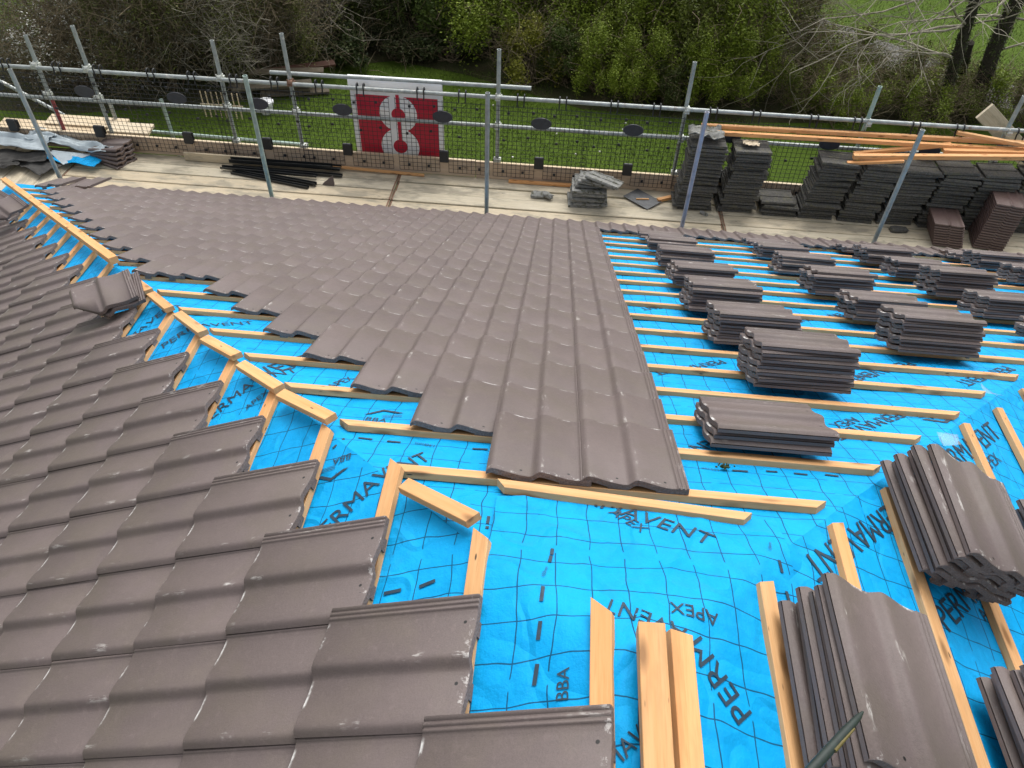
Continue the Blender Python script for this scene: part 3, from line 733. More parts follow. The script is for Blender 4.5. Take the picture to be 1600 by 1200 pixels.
for i, (xt, zt, xb, lab, mt) in enumerate(outer):
    e = empty('scaffold_upright', (xb, 8.0, ZG), lab, 'scaffold pole')
    o = tube_obj('tube', (xb - (xt - xb) * .3, 8.0, ZG), (xt, 8.0, zt), mt, None, None); o.parent = e; o.matrix_parent_inverse = Matrix.Translation(-Vector((xb, 8, ZG)))
    bpy.context.view_layer.update()
    for zz, ru in ((-2.41, i == 3), (-2.77, False)):
        cpl = coupler(e, ((xt + xb) / 2, 8.0, zz), ru); cpl.matrix_parent_inverse = Matrix.Translation(-Vector((xb, 8, ZG)))
    if 2 <= i <= 5:
        mb = MB(); mb.box((xb - .045, 7.955, ZD + .225), (xb + .045, 8.03, ZD + .275), 0, None, .006); mb.tube([(xb - .03, 7.97, ZD + .26), (xb - .03, 7.97, ZD + .30)], .011, 6); mb.tube([(xb + .03, 7.98, ZD + .26), (xb + .03, 7.98, ZD + .29)], .010, 6)
        q = obj('toe_clip', mb.mesh('toe_clip', [m_cup]), e); q.matrix_parent_inverse = Matrix.Translation(-Vector((xb, 8, ZG)))
    if i == 0:
        mb = MB(); mb.tube([(xt + .001, 8.0, -3.30), (xt + .001, 8.0, -2.86)], .0248, 14); q = obj('red_sleeve', mb.mesh('red_sleeve', [m_red]), e); q.matrix_parent_inverse = Matrix.Translation(-Vector((xb, 8, ZG)))
inner = [(-6.07, -1.93, -5.93, m_galv, 'inner scaffold post at the far left, where the deck boards turn the corner'), (-3.525, -1.824, -3.49, m_galvg, 'inner scaffold post with green tinted top, left of the banner'),
 (-1.006, -1.829, -1.0, m_galv, 'inner scaffold post right of the banner, in front of the middle of the deck'), (1.23, -1.87, 1.24, m_galvp, 'inner scaffold post with violet tint in front of the first old tile stack'), (3.394, -1.901, 3.40, m_galv, 'inner scaffold post in front of the orange battens on the old tile stacks')]
for xt, zt, xb, mt, lab in inner:
    o = tube_obj('scaffold_post', (xb, 6.72, ZG), (xt, 6.75, zt), mt, lab, 'scaffold pole')
tube_obj('guard_rail', (-9.2, 7.95, -2.455), (8.2, 7.95, -2.362), m_galv, 'long top guard rail of grey tube along the outer scaffold side', 'scaffold rail')
tube_obj('guard_rail', (-9.2, 7.95, -2.832), (8.2, 7.95, -2.70), m_galv, 'long middle guard rail of grey tube along the outer scaffold side', 'scaffold rail')
tube_obj('guard_rail', (-3.773, 8.05, -2.342), (-.622, 8.05, -2.318), m_galv, 'short upper tube that the red banner hangs from', 'scaffold rail')
tube_obj('ledger', (-5.95, 8.3, -3.36), (-3.6, 8.3, -3.395), m_galvg, 'low pale green tube just outside the toe board, left of the banner', 'scaffold tube')
tube_obj('short_upright', (-6.1, 8.35, ZG), (-6.13, 8.35, -3.0), m_galv, 'short grey tube end standing outside the toe board at the far left', 'scaffold tube')
tube_obj('short_upright', (-5.35, 8.35, ZG), (-5.42, 8.35, -2.93), m_galvg, 'short green topped tube standing outside the toe board left of the banner', 'scaffold tube')
tube_obj('brace', (-7.9, 8.5, -2.75), (-6.9, 8.45, -3.30), m_galv, 'slanting brace tube at the far left edge behind the mesh', 'scaffold tube')

def board(x0, x1, y0, y1, z1, label, group, mat=m_board, name='scaffold_board', th=.05, along='x', band=True, cat='board'):
    L = x1 - x0 if along == 'x' else y1 - y0; w = y1 - y0 if along == 'x' else x1 - x0
    o = empty(name, (0, 0, 0), label, cat, group) if band else None
    mb = MB(); mb.box((0, 0, 0), (L, w, th), 0, None, .006)
    M = Matrix.Translation((x0, y0, z1 - th)) if along == 'x' else Matrix.Translation((x1, y0, z1 - th)) @ Matrix.Rotation(pi / 2, 4, 'Z')
    M = M @ Matrix.Rotation(random.gauss(0, .0012), 4, 'Z')
    if not band: return tag(obj(name, mb.mesh(name, [mat]), None, M), label, cat, group)
    o.matrix_world = M
    obj('plank', mb.mesh('plank', [mat]), o)
    for xx in (.004, L - .022):
        mb = MB(); mb.box((xx, -.001, -.001), (xx + .018, w + .001, th + .0012)); obj('end_band', mb.mesh('end_band', [m_rust]), o)
    return o
ys = [6.60, 6.82, 7.045, 7.27, 7.495, 7.72, 7.965]
xs = [(-6.385, -2.252), (-2.243, 1.815), (1.825, 5.72), (5.73, 9.3)]
for si, (xa, xb) in enumerate(xs):
    for j in range(6):
        pos = ['nearest the eaves', 'second from the eaves', 'third from the eaves', 'third from the toe board', 'second from the toe board', 'against the toe board'][j]
        sec = ['left', 'centre', 'right', 'far right'][si]
        board(xa + random.uniform(-.004, .004), xb, ys[j] + .008, ys[j + 1] - .009, ZD + random.uniform(-.006, .006), 'weathered scaffold board %s, %s run of the deck' % (pos, sec), None)
for j in range(6):
    xa = -6.40 - .225 * (j + 1)
    for (ya, yb, w_) in ((4.4, 7.93, 'far'), (.5, 4.39, 'near')):
        board(xa + .004, xa + .221, ya, yb, ZD + random.uniform(-.004, .006), 'weathered scaffold board of the left side deck running away from the corner', 'left side deck boards', along='y')
# toe boards
def toe(x0, x1, z, label):
    mb = MB(); mb.box((0, -.019, 0), (x1 - x0, .019, .225), 0, None, .003)
    mb.box((0, -.017, .2255), (x1 - x0, .017, .2275), 1)
    o = obj('toe_board', mb.mesh('toe_board', [m_toe, m_pale]), None, Matrix.Translation((x0, 7.957, z))); tag(o, label, 'toe board')
toe(-9.0, -4.95, ZD + .008, 'toe board standing on edge along the outer side at the left end of the deck')
toe(-4.94, -1.28, ZD + .01, 'toe board standing on edge below the banner')
toe(-1.27, 2.5, ZD + .006, 'toe board standing on edge right of the banner, behind the grey tile pile')
toe(2.51, 6.4, ZD + .006, 'toe board standing on edge behind the old tile stacks')
# spare pale planks outside the toe board at left
for k, (x0, x1, y, z, rz) in enumerate(((-7.6, -6.2, 8.13, -3.31, -.01), (-7.0, -5.95, 8.25, -3.27, .01), (-6.1, -5.55, 8.12, -3.25, .02))):
    mb = MB(); mb.box((0, -.11, -.02), (x1 - x0, .11, .02), 0, None, .004)
    tag(obj('pale_plank', mb.mesh('pale_plank', [m_pale]), None, Matrix.Translation((x0, y, z)) @ Matrix.Rotation(rz, 4, 'Z') @ Matrix.Rotation(.12, 4, 'X')), ['pale plank behind the toe board at the far left edge', 'pale sawn plank behind the red ended upright', 'short pale plank end behind the second upright from the left'][k], 'plank')
# brick guards ------------------------------------------------------
def make_guard():
    root = empty('brick_guard', (0, 0, 0), '', 'mesh guard'); hw = .575; r = .0030; ztop = 1.0; zb = .055
    mb = MB()
    def wire(a, b, rr=r): mb.tube([a, b], rr, 4, 0, False, False)
    nx = 20
    for i in range(nx + 1):
        x = -hw + 2 * hw * i / nx
        low = .24 if (abs(x) < .05) else zb
        wire((x, 0, low), (x, 0, ztop if i % 2 == 0 else ztop - .0))
    for j in range(18):
        z = zb + .0545 * j
        if z < .24: wire((-hw, -.004, z), (-.06, -.004, z)); wire((.06, -.004, z), (hw, -.004, z))
        else: wire((-hw, -.004, z), (hw, -.004, z), .0029 if j < 16 else .004)
    obj('wire_mesh', mb.mesh('wire_mesh', [m_guard]), root)
    for x in (-.30, -.22, .2, .28):
        mb = MB(); pts = []
        for k in range(11):
            a = -pi * .75 + 1.5 * pi * k / 10; pts.append((x, .04 - .036 * sin(a) * -1 * 0 + .036 * sin(a), 1.085 + .036 * cos(a)))
        pts = [(x, -.005, .99)] + pts[:]
        mb.tube(pts, .0085, 6); obj('hook', mb.mesh('hook', [m_guard]), root)
    mb = MB(); n = 24
    ring = [(.125 * cos(2 * pi * k / n), .075 * sin(2 * pi * k / n)) for k in range(n)]
    vs = [(x, -.010, z) for x, z in ring] + [(x * .97, -.018, z * .97) for x, z in ring]
    mb.raw(vs, [tuple(range(n - 1, -1, -1))[::-1], tuple(range(n, 2 * n))[::-1]] + [(k, (k + 1) % n, n + (k + 1) % n, n + k) for k in range(n)])
    p = obj('oval_plate', mb.mesh('oval_plate', [m_disc]), root); p.location = (0, 0, .80)
    mb = MB(); mb.box((-.055, -.03, .20), (.055, .012, .36), 0, None, .01); mb.box((-.045, -.03, .30), (.045, .05, .33)); mb.box((-.05, .04, .16), (.05, .055, .33), 0, None, .004)
    obj('toe_clip', mb.mesh('toe_clip', [m_guard]), root)
    mb = MB()
    for (x, z) in ((-.45, .13), (-.2, .13), (.2, .13), (.45, .13), (-.45, .55), (-.15, .6), (.2, .55), (.45, .6), (-.4, .9), (-.1, .92), (.15, .9), (.42, .92)):
        mb = MB(); mb.box((x - .016, -.012, z - .016), (x + .016, .004, z + .016), 0, None, .005); obj('spacer', mb.mesh('spacer', [m_guard]), root)
    return root
g0 = make_guard(); gx = [-8.4, -7.26, -6.12, -4.96, -3.93, -2.90, -1.67, -.47, .64, 1.80, 2.97, 4.14, 5.31]
gl = ['at the far left edge, cut by the frame', 'behind the grey and blue sheet heap', 'behind the small brown tile pile at left', 'behind the grey plank left of the black lengths', 'behind the black plastic lengths', 'just left of the banner', 'in front of the banner, its oval plate on the banner edge', 'behind the inner post right of the banner', 'behind the pale grey tile pile', 'behind the first two old tile stacks', 'behind the gap in the old tile stacks', 'behind the old tile stacks under the battens', 'at the far right edge']
for i, x in enumerate(gx):
    M = Matrix.Translation((x, 7.912, ZD + .012)) @ Matrix.Rotation(random.gauss(0, .006), 4, 'Y')
    if i == 0: g0.matrix_world = M; g0['label'] = 'black wire mesh guard ' + gl[0]
    else: copy_thing(g0, M, 'black wire mesh guard ' + gl[i])

# banner ------------------------------------------------------------
bn = empty('banner', (-2.25, 8.09, -3.4), 'red and white hanging banner with a big white figure 8', 'banner')
def addb(name, mb, mats):
    o = obj(name, mb.mesh(name, mats), bn); o.matrix_parent_inverse = Matrix.Translation((2.25, -8.09, 3.4)); return o
BX0, BX1, BZT, BZB = -2.83, -1.69, -2.315, -3.47
def by(x, z): return 8.086 + .006 * sin(x * 9 + z * 3) * min(1, (BZT - z))
mb = MB(); nx, nz = 30, 34
for off, nm in ((0, 0),):
    vs = [(BX0 + (BX1 - BX0) * i / nx, by(BX0 + (BX1 - BX0) * i / nx, BZT - .02 + (BZB - BZT) * j / nz), BZT - .02 + (BZB - BZT + .02) * j / nz) for i in range(nx + 1) for j in range(nz + 1)]
    mb.raw(vs, [(i * (nz + 1) + j, i * (nz + 1) + j + 1, (i + 1) * (nz + 1) + j + 1, (i + 1) * (nz + 1) + j) for i in range(nx) for j in range(nz)], 0, True)
# wrap over the tube
vs = []
for i in range(nx + 1):
    x = BX0 + (BX1 - BX0) * i / nx; zc = -2.342 + (x + 3.773) * .0076
    for k in range(9):
        a = pi * k / 8; vs.append((x, 8.05 + .028 * cos(a) + .008, zc + .028 * sin(a)))
    vs.append((x, 8.023, zc - .09))
mb.raw(vs, [(i * 10 + k, i * 10 + k + 1, (i + 1) * 10 + k + 1, (i + 1) * 10 + k) for i in range(nx) for k in range(9)], 0, True)
w = addb('sheet', mb, [m_white])
def drape(poly, off, mat, name):
    mb = MB(); n = 18
    import bmesh
    bm = bmesh.new(); f = bm.faces.new([bm.verts.new((x, 0, z)) for x, z in poly])
    bmesh.ops.triangulate(bm, faces=[f]); bm.verts.ensure_lookup_table()
    for k in range(3): bmesh.ops.subdivide_edges(bm, edges=[e for e in bm.edges if e.calc_length() > .07], cuts=1); bmesh.ops.triangulate(bm, faces=bm.faces[:])
    for v in bm.verts: v.co.y = by(v.co.x, v.co.z) - off
    me = bpy.data.meshes.new(name); bm.to_mesh(me); bm.free(); me.materials.append(mat)
    o = obj(name, me, bn); o.matrix_parent_inverse = Matrix.Translation((2.25, -8.09, 3.4)); return o
RX0, RX1 = BX0 + .065, BX1 - .065
drape([(RX0, BZB + .01), (RX1, BZB + .01), (RX1, BZT - .235), (RX0, BZT - .235)], .0015, m_vred, 'red_panel')
cx8, zu, zl, r8 = -2.255, -2.772, -3.205, .236
def arc(cx, cz, r, a0, a1, n): return [(cx + r * cos(a0 + (a1 - a0) * k / n), cz + r * sin(a0 + (a1 - a0) * k / n)) for k in range(n + 1)]
drape(arc(cx8, zu, r8, 0, 2 * pi, 40)[:-1], .0030, m_white, 'figure_eight')
drape(arc(cx8, zl, r8 * 1.03, 0, 2 * pi, 40)[:-1], .0034, m_white, 'figure_eight')
for (cz, r) in ((zu - .01, .086), (zl + .0, .092)): drape(arc(cx8, cz, r, 0, 2 * pi, 24)[:-1], .0045, m_vred, 'red_spot')
for (z0, z1) in ((zu + .06, zu + r8 + .01), (zl + .09, zu - .10)): drape([(cx8 - .018, z0), (cx8 + .024, z0), (cx8 + .024, z1), (cx8 - .018, z1)], .0052, m_vred, 'red_bar')

# old tile stacks on the deck ----------------------------------------
def deck_stack(x, y, n, me, label, pitch, rz=0., lean=(0, 0), z0=ZD, jx=.016, W=None, grp=None, topl=True):
    for k in range(n):
        M = Matrix.Translation((x + lean[0] * k + random.gauss(0, jx) , y + lean[1] * k + random.gauss(0, jx * .7), z0 + .004 + k * pitch)) @ Matrix.Rotation(rz + random.gauss(0, .03), 4, 'Z') @ Matrix.Rotation(random.gauss(0, .012), 4, 'Y')
        if me is me_old or me is me_greyt:   # length across the deck front
            M = M @ Matrix.Translation((.42, 0, 0)) @ Matrix.Rotation(pi / 2, 4, 'Z')
        o = obj('weathered_tile' if me is me_old else 'interlocking_tile', me, None, M)
        t_ = k == n - 1 and topl
        tag(o, ('topmost tile of ' if t_ else 'lower tile of ') + label, 'roof tile', None if t_ else 'tiles of ' + label)
YO = 7.55
deck_stack(1.26, YO, 23, me_old, 'the old dark tile stack farthest left on the deck', .0372, 0, (.002, 0))
deck_stack(1.79, YO, 22, me_old, 'the old dark tile stack second from the left on the deck', .0372, .02, (.002, 0))
deck_stack(2.31, YO, 5, me_old, 'the low stack of old dark tiles between taller ones', .037, 0)
deck_stack(2.76, YO, 21, me_old, 'the old dark tile stack just right of the low one', .0365, 0, (.005, 0))
deck_stack(3.24, YO, 20, me_old, 'the old dark tile stack at the left end of the batten bundle', .0368, -.03, (.006, 0))
deck_stack(3.71, YO, 20, me_old, 'the old dark tile stack behind the rightmost inner post', .0368, .03, (.005, 0))
deck_stack(4.20, YO, 20, me_old, 'the old dark tile stack behind the small plum tile pile', .0368, 0, (.003, 0))
deck_stack(4.68, YO, 20, me_old, 'the old dark tile stack behind the tall plum tile pile', .0368, .02, (.002, 0))
deck_stack(5.15, YO, 20, me_old, 'the old dark tile stack at the right photo edge', .0368, 0, (.002, 0))
# plum tiles with the ribs towards the roof (tiles stand in sheared piles)
def plum(x, y, n, label, lx, ly, rz=-.12):
    for k in range(n):
        M = Matrix.Translation((x + lx * k, y + ly * k, ZD + .02 + .030 * k)) @ Matrix.Rotation(rz + random.gauss(0, .008), 4, 'Z') @ Matrix.Translation((0, .42, 0)) @ Matrix.Scale(-1, 4, (0, 1, 0))
        M = Matrix.Translation((x + lx * k, y + ly * k, ZD + .02 + .030 * k)) @ Matrix.Rotation(rz + pi + random.gauss(0, .008), 4, 'Z') @ Matrix.Translation((-.33, -.42, 0))
        o = obj('stacked_tile', me_tile_flat, None, M); t_ = k == n - 1
        tag(o, ('top plum tile of ' if t_ else 'lower plum tile of ') + label, 'roof tile', None if t_ else 'tiles of ' + label)
plum(4.27, 7.14, 9, 'the small pile in front of the old stacks', -.008, .006)
plum(4.74, 7.16, 18, 'the tall pile in front of the old stacks', .004, .006, -.2)
# pale grey pile
deck_stack(-.04, 7.40, 7, me_greyt, 'the grey tile pile in the middle of the deck', .034, .02)
for k, (x, y, z, rz, rx_, ry) in enumerate(((.0, 7.45, .25, .05, .06, .0), (.02, 7.47, .30, -.1, .10, .06), (.06, 7.44, .355, -.22, .18, .10), (.10, 7.42, .41, -.3, .26, .14))):
    o = obj('interlocking_tile', me_greyt, None, Matrix.Translation((x, y, ZD + z)) @ Matrix.Rotation(rz, 4, 'Z') @ Matrix.Rotation(-rx_, 4, 'X') @ Matrix.Rotation(ry, 4, 'Y') @ Matrix.Translation((.42, 0, 0)) @ Matrix.Rotation(pi / 2, 4, 'Z'))
    tag(o, ['pale grey tile lying flat above the dark ones in the mid deck pile', 'pale grey tile second below the tilted top one in the mid deck pile', 'pale grey tile directly under the tilted top one in the mid deck pile', 'pale grey tile tilted on top of the mid deck pile'][k], 'roof tile')
# small brown pile at left
for k in range(5):
    M = Matrix.Translation((-6.17, 7.62, ZD + .02 + .032 * k)) @ Matrix.Rotation(-.35 + .05 * k, 4, 'Z') @ Matrix.Rotation(-.05 * k + .06, 4, 'Y')
    tag(obj('interlocking_tile', me_tile, None, M @ Matrix.Translation((.42, 0, 0)) @ Matrix.Rotation(pi / 2, 4, 'Z')), 'topmost brown tile of the small pile beside the blue sheet corner' if k == 4 else 'brown tile below the top of the small pile beside the blue sheet corner', 'roof tile', None if k == 4 else 'tiles of the small left pile')
# fragments
def rock(name, pos, sx, sy, sz, mat, label, cat, rz=0.):
    import bmesh
    bm = bmesh.new(); bmesh.ops.create_icosphere(bm, subdivisions=2, radius=1)
    for v in bm.verts:
        q = v.co.copy(); k = max(abs(q.x), abs(q.y), abs(q.z)); v.co = q / k * (1 + .25 * noise.noise(q * 2 + Vector(pos)))
        v.co = Vector((v.co.x * sx, v.co.y * sy, v.co.z * sz))
    me = bpy.data.meshes.new(name); bm.to_mesh(me); bm.free(); me.materials.append(mat)
    return tag(obj(name, me, None, Matrix.Translation(pos) @ Matrix.Rotation(rz, 4, 'Z') @ Matrix.Rotation(.2, 4, 'X')), label, cat)
rock('tile_fragment', (-.45, 7.60, ZD + .03), .085, .05, .022, m_grey, 'broken grey tile piece left of the mid deck pile, the left lump', 'rubble', .1)
rock('tile_fragment', (-.33, 7.58, ZD + .04), .075, .035, .028, m_grey, 'broken grey tile piece left of the mid deck pile, the right slanted lump', 'rubble', -.7)
rock('tile_fragment', (1.60, 7.46, ZD + .02), .05, .02, .02, m_grey, 'small pale shard in front of the second old tile stack', 'rubble', -.6)
rock('tile_fragment', (3.95, 7.42, ZD + .02), .10, .05, .03, m_old, 'mossy lump in front of the rightmost inner post', 'rubble', .1)
mb = MB(); mb.raw([(0, 0, 0), (.16, -.02, 0), (.15, .02, .13), (.15, .04, 0), (.02, .03, .02)], [(0, 1, 2), (1, 3, 2), (0, 2, 4), (4, 2, 3), (0, 4, 3, 1)])
tag(obj('tile_fragment', mb.mesh('tile_fragment', [m_tile]), None, Matrix.Translation((-3.16, 7.50, ZD + .004))), 'triangular brown tile fragment on the deck right of the black lengths', 'rubble')
mb = MB(); mb.box((-.2, -.14, 0), (.2, .14, .006)); tag(obj('slate_sheet', mb.mesh('slate_sheet', [m_slate]), None, Matrix.Translation((.86, 7.70, ZD + .014)) @ Matrix.Rotation(-.75, 4, 'Z')), 'flat dark grey sheet lying on the deck between the grey pile and old stacks', 'sheet')
mb = batten_mesh(.16, .02, .012); tag(obj('timber_offcut', mb.mesh('timber_offcut', [m_bat]), None, Matrix.Translation((.78, 7.66, ZD + .022)) @ Matrix.Rotation(.12, 4, 'Z')), 'thin wood sliver on the flat dark grey sheet', 'timber')
mb = batten_mesh(.22, .05, .04); tag(obj('timber_offcut', mb.mesh('timber_offcut', [m_bat2]), None, Matrix.Translation((1.06, 7.66, ZD + .004)) @ Matrix.Rotation(.5, 4, 'Z')), 'short orange timber offcut beside the first old tile stack', 'timber')
# black lengths
for k, (xa, ya, xb, yb, z, w_, h_) in enumerate(((-4.40, 7.86, -3.0, 7.83, .05, .10, .03), (-4.42, 7.78, -3.1, 7.80, .07, .07, .05), (-4.38, 7.72, -2.95, 7.70, .02, .05, .03), (-4.5, 7.66, -3.25, 7.62, .04, .06, .03), (-4.3, 7.65, -3.22, 7.45, .02, .05, .035), (-4.35, 7.60, -3.3, 7.38, .01, .045, .03))):
    a = Vector((xa, ya, ZD + z)); b = Vector((xb, yb, ZD + z)); X = (b - a).normalized(); Y = UPZ.cross(X)
    mb = MB(); L = (b - a).length; mb.box((0, -w_ / 2, 0), (L, w_ / 2, .004)); mb.box((0, -w_ / 2, .0041), (L, -w_ / 2 + .004, h_)); mb.box((0, w_ / 2 - .004, .0041), (L, w_ / 2, h_))
    tag(obj('plastic_length', mb.mesh('plastic_length', [m_blk]), None, frame(a, X, Y, UPZ)), 'black plastic channel length in the loose bundle left of the banner', 'plastic length', 'black plastic lengths on the deck')
def stick(name, a, b, w_, h_, mat, label):
    a = Vector(a); b = Vector(b); X = (b - a).normalized(); Y = UPZ.cross(X).normalized(); mb = batten_mesh((b - a).length, w_, h_)
    return tag(obj(name, mb.mesh(name, [mat]), None, frame(a, X, Y, X.cross(Y))), label, 'timber')
stick('batten', (-3.2, 7.87, ZD + .035), (-1.93, 7.86, ZD + .008), .035, .025, m_bat, 'yellowish batten lying along the toe board below the banner')
stick('batten', (-.84, 7.86, ZD + .008), (-.02, 7.86, ZD + .012), .05, .03, m_bat2, 'orange batten lying along the toe board left of the grey tile pile')
mb = MB(); mb.box((0, 0, 0), (1.0, .03, .11), 0, None, .003); tag(obj('grey_plank', mb.mesh('grey_plank', [m_board]), None, Matrix.Translation((-5.05, 7.84, ZD + .003))), 'grey plank on edge along the toe board left of the black lengths', 'plank')
# timber bundle on the old stacks
tb = [((1.42, 7.86, -2.575), (5.9, 7.86, -2.50), .05, .045, m_bat2, 'orange batten at the back of the bundle on the old tile stacks, the longest'), ((1.456, 7.76, -2.605), (5.6, 7.78, -2.555), .05, .045, m_bat2, 'orange batten second from the back in the bundle on the old tile stacks'),
      ((3.18, 7.60, -2.70), (5.9, 7.62, -2.515), .06, .05, m_bat2, 'orange batten at the front of the bundle on the old tile stacks'), ((3.207, 7.68, -2.70), (4.3, 7.80, -2.56), .05, .04, m_bat2, 'orange batten slanting inside the bundle on the old tile stacks'),
      ((4.338, 7.88, -2.45), (5.7, 7.68, -2.53), .05, .04, m_bat, 'pale batten lying slantwise on top of the bundle at the right'), ((3.12, 7.56, -2.755), (3.74, 7.56, -2.68), .05, .03, m_bat2, 'short orange batten end under the front of the bundle'), ((4.2, 7.70, -2.60), (5.9, 7.72, -2.52), .09, .04, m_bat2, 'wide orange batten in the middle of the bundle at the right')]
for a, b, w_, h_, mt, lb in tb: stick('timber_batten', a, b, w_, h_, mt, lb)
# rubbish on top of old stacks
def crumple(name, pos, sx, sy, h, mat, label, cat, seed=0, rz=0., n=16, poly=None):
    mb = MB(); vs = []
    for i in range(n + 1):
        for j in range(n + 1):
            u, v = i / n - .5, j / n - .5
            p = Vector((u * 2.2 + seed, v * 2.2, seed * .7)); e = 1 - .5 * (abs(u) + abs(v))
            vs.append((u * sx + .08 * sx * noise.noise(p * 1.3), v * sy + .08 * sy * noise.noise(p * 1.3 + Vector((5, 0, 0))), h * (.5 + .6 * noise.noise(p * 1.7) + .45 * abs(noise.noise(p * 3.1)))))
    fs = [(i * (n + 1) + j, (i + 1) * (n + 1) + j, (i + 1) * (n + 1) + j + 1, i * (n + 1) + j + 1) for i in range(n) for j in range(n)]
    mb.v = vs
    for f in fs: mb.f.append(f); mb.m.append(0); mb.sm.append(True); mb.uv.append([(vs[q][0] + 9, vs[q][1] + 9) for q in f])
    o = obj(name, mb.mesh(name, [mat]), None, Matrix.Translation(pos) @ Matrix.Rotation(rz, 4, 'Z')); so = o.modifiers.new('t', 'SOLIDIFY'); so.thickness = .003
    return tag(o, label, cat)
crumple('plastic_scrap', (1.45, 7.72, ZD + .90), .40, .26, .08, m_grey, 'crumpled pale grey sacking on top of the leftmost old stack', 'scrap', 3)
crumple('plastic_scrap', (2.0, 7.70, ZD + .83), .18, .12, .04, m_pale, 'crumpled cream paper on the second old stack', 'scrap', 4)
crumple('membrane_sheet', (-7.35, 7.72, ZD + .10), 1.3, .34, .13, m_under, 'grey backed membrane sheet heaped at the far left of the deck', 'membrane', 1, -.05)
crumple('membrane_sheet', (-6.50, 7.80, ZD + .12), 1.25, .22, .10, m_under, 'grey backed membrane flap behind the left inner post', 'membrane', 2, -.20)
crumple('membrane_sheet', (-6.42, 7.55, ZD + .06), .8, .24, .05, m_mem, 'blue printed membrane corner lying on the deck at the left', 'membrane', 7, -.15)
mb = MB(); mb.raw([(-6.75, 7.66, -3.37), (-6.15, 7.64, -3.38), (-6.42, 7.40, -3.415), (-6.42, 7.60, -3.375)], [(0, 2, 3), (2, 1, 3), (0, 3, 1)]); q = obj('membrane_fold', mb.mesh('membrane_fold', [m_under])); q.modifiers.new('t', 'SOLIDIFY').thickness = .004; tag(q, 'grey folded triangle of membrane on the blue sheet corner at the left', 'membrane')
crumple('felt_sheet', (-7.3, 7.45, ZD + .05), 1.2, .28, .10, m_felt, 'dark felt sheet heaped under the grey membrane at the far left', 'felt', 5, .12)
crumple('felt_sheet', (-6.75, 7.38, ZD + .04), .55, .30, .06, m_felt, 'dark felt piece beside the foot of the left inner post', 'felt', 6, -.5)
crumple('felt_sheet', (-7.15, 7.25, ZD + .05), .45, .16, .08, m_felt, 'small dark felt roll on the left deck boards', 'felt', 8, .3)

# leaning board outside right
mb = MB(); mb.box((0, -.02, -.11), (1.1, .02, .11), 0, None, .003)
tag(obj('leaning_board', mb.mesh('leaning_board', [m_board]), None, Matrix.Translation((4.92, 8.62, -2.46)) @ Matrix.Rotation(.62, 4, 'Y') @ Matrix.Rotation(-.1, 4, 'X')), 'pale weathered board leaning outside the rail near the right edge', 'board')

# house below the eaves
hw_ = empty('house_wall', (0, 0, ZG), 'brick house wall with dark fascia below the eaves, mostly hidden by the roof', 'wall')
mb = MB(); mb.box((-6.1, 5.9, 0), (6.1, 6.12, -3.3 - ZG)); mb.box((-6.1, -3, 0), (-5.9, 5.895, -3.3 - ZG)); mb.box((5.9, -3, 0), (6.1, 5.895, -3.3 - ZG)); obj('brickwork', mb.mesh('brickwork', [m_brick]), hw_)
mb = MB(); mb.box((-6.42, 6.38, -3.38 - ZG), (6.42, 6.41, -3.20 - ZG)); obj('fascia', mb.mesh('fascia', [m_blk]), hw_)
mb = MB(); mb.tube([(-6.45, 6.50, -3.30 - ZG), (6.45, 6.50, -3.30 - ZG)], .06, 14); obj('gutter', mb.mesh('gutter', [m_blk]), hw_)

# ------------------------------------------------------------------ ground and garden
def gsheet(name, x0, x1, y0, y1, n, mat, z, h=0., kind='structure', fn=None):
    mb = MB(); vs = []
    for i in range(n + 1):
        for j in range(n + 1):
            x = x0 + (x1 - x0) * i / n; y = y0 + (y1 - y0) * j / n
            vs.append((x, y, z + h * noise.noise(Vector((x * .5, y * .5, 0)))))
    mb.raw(vs, [(i * (n + 1) + j, (i + 1) * (n + 1) + j, (i + 1) * (n + 1) + j + 1, i * (n + 1) + j + 1) for i in range(n) for j in range(n)], 0, True)
    return tag(obj(name, mb.mesh(name, [mat])), None, None, None, kind)
gsheet('ground', -400, 400, -300, 500, 8, m_lawn, ZG)
# undergrowth soil under the hedges
def strip(name, pts, mat, z, kind='structure'):
    mb = MB(); n = len(pts) // 2
    vs = [(p[0], p[1], z) for p in pts]
    mb.raw(vs, [tuple(range(len(pts)))]); return tag(obj(name, mb.mesh(name, [mat])), None, None, None, kind)
strip('soil', [(-16.5, 13.4), (-10.5, 13.7), (-7.6, 14.7), (-6.3, 15.3), (-5.9, 16.9), (-4.4, 17.5), (-2.6, 17.0), (-1.2, 16.3), (.2, 15.6), (3.2, 15.4), (6, 15.8), (9.5, 16.3), (12, 17.0), (9.4, 18.5), (6.6, 20.5), (4, 24), (1, 30), (-12.5, 30), (-12.9, 20), (-14.2, 17.6)], m_soil, ZG + .006)
strip('path', [(5.2, 21.6), (7.2, 19.6), (9.2, 17.7), (11.5, 16.2), (12.6, 17.3), (10.3, 18.9), (8.2, 21.0), (6.2, 23.2)], m_path, ZG + .012)
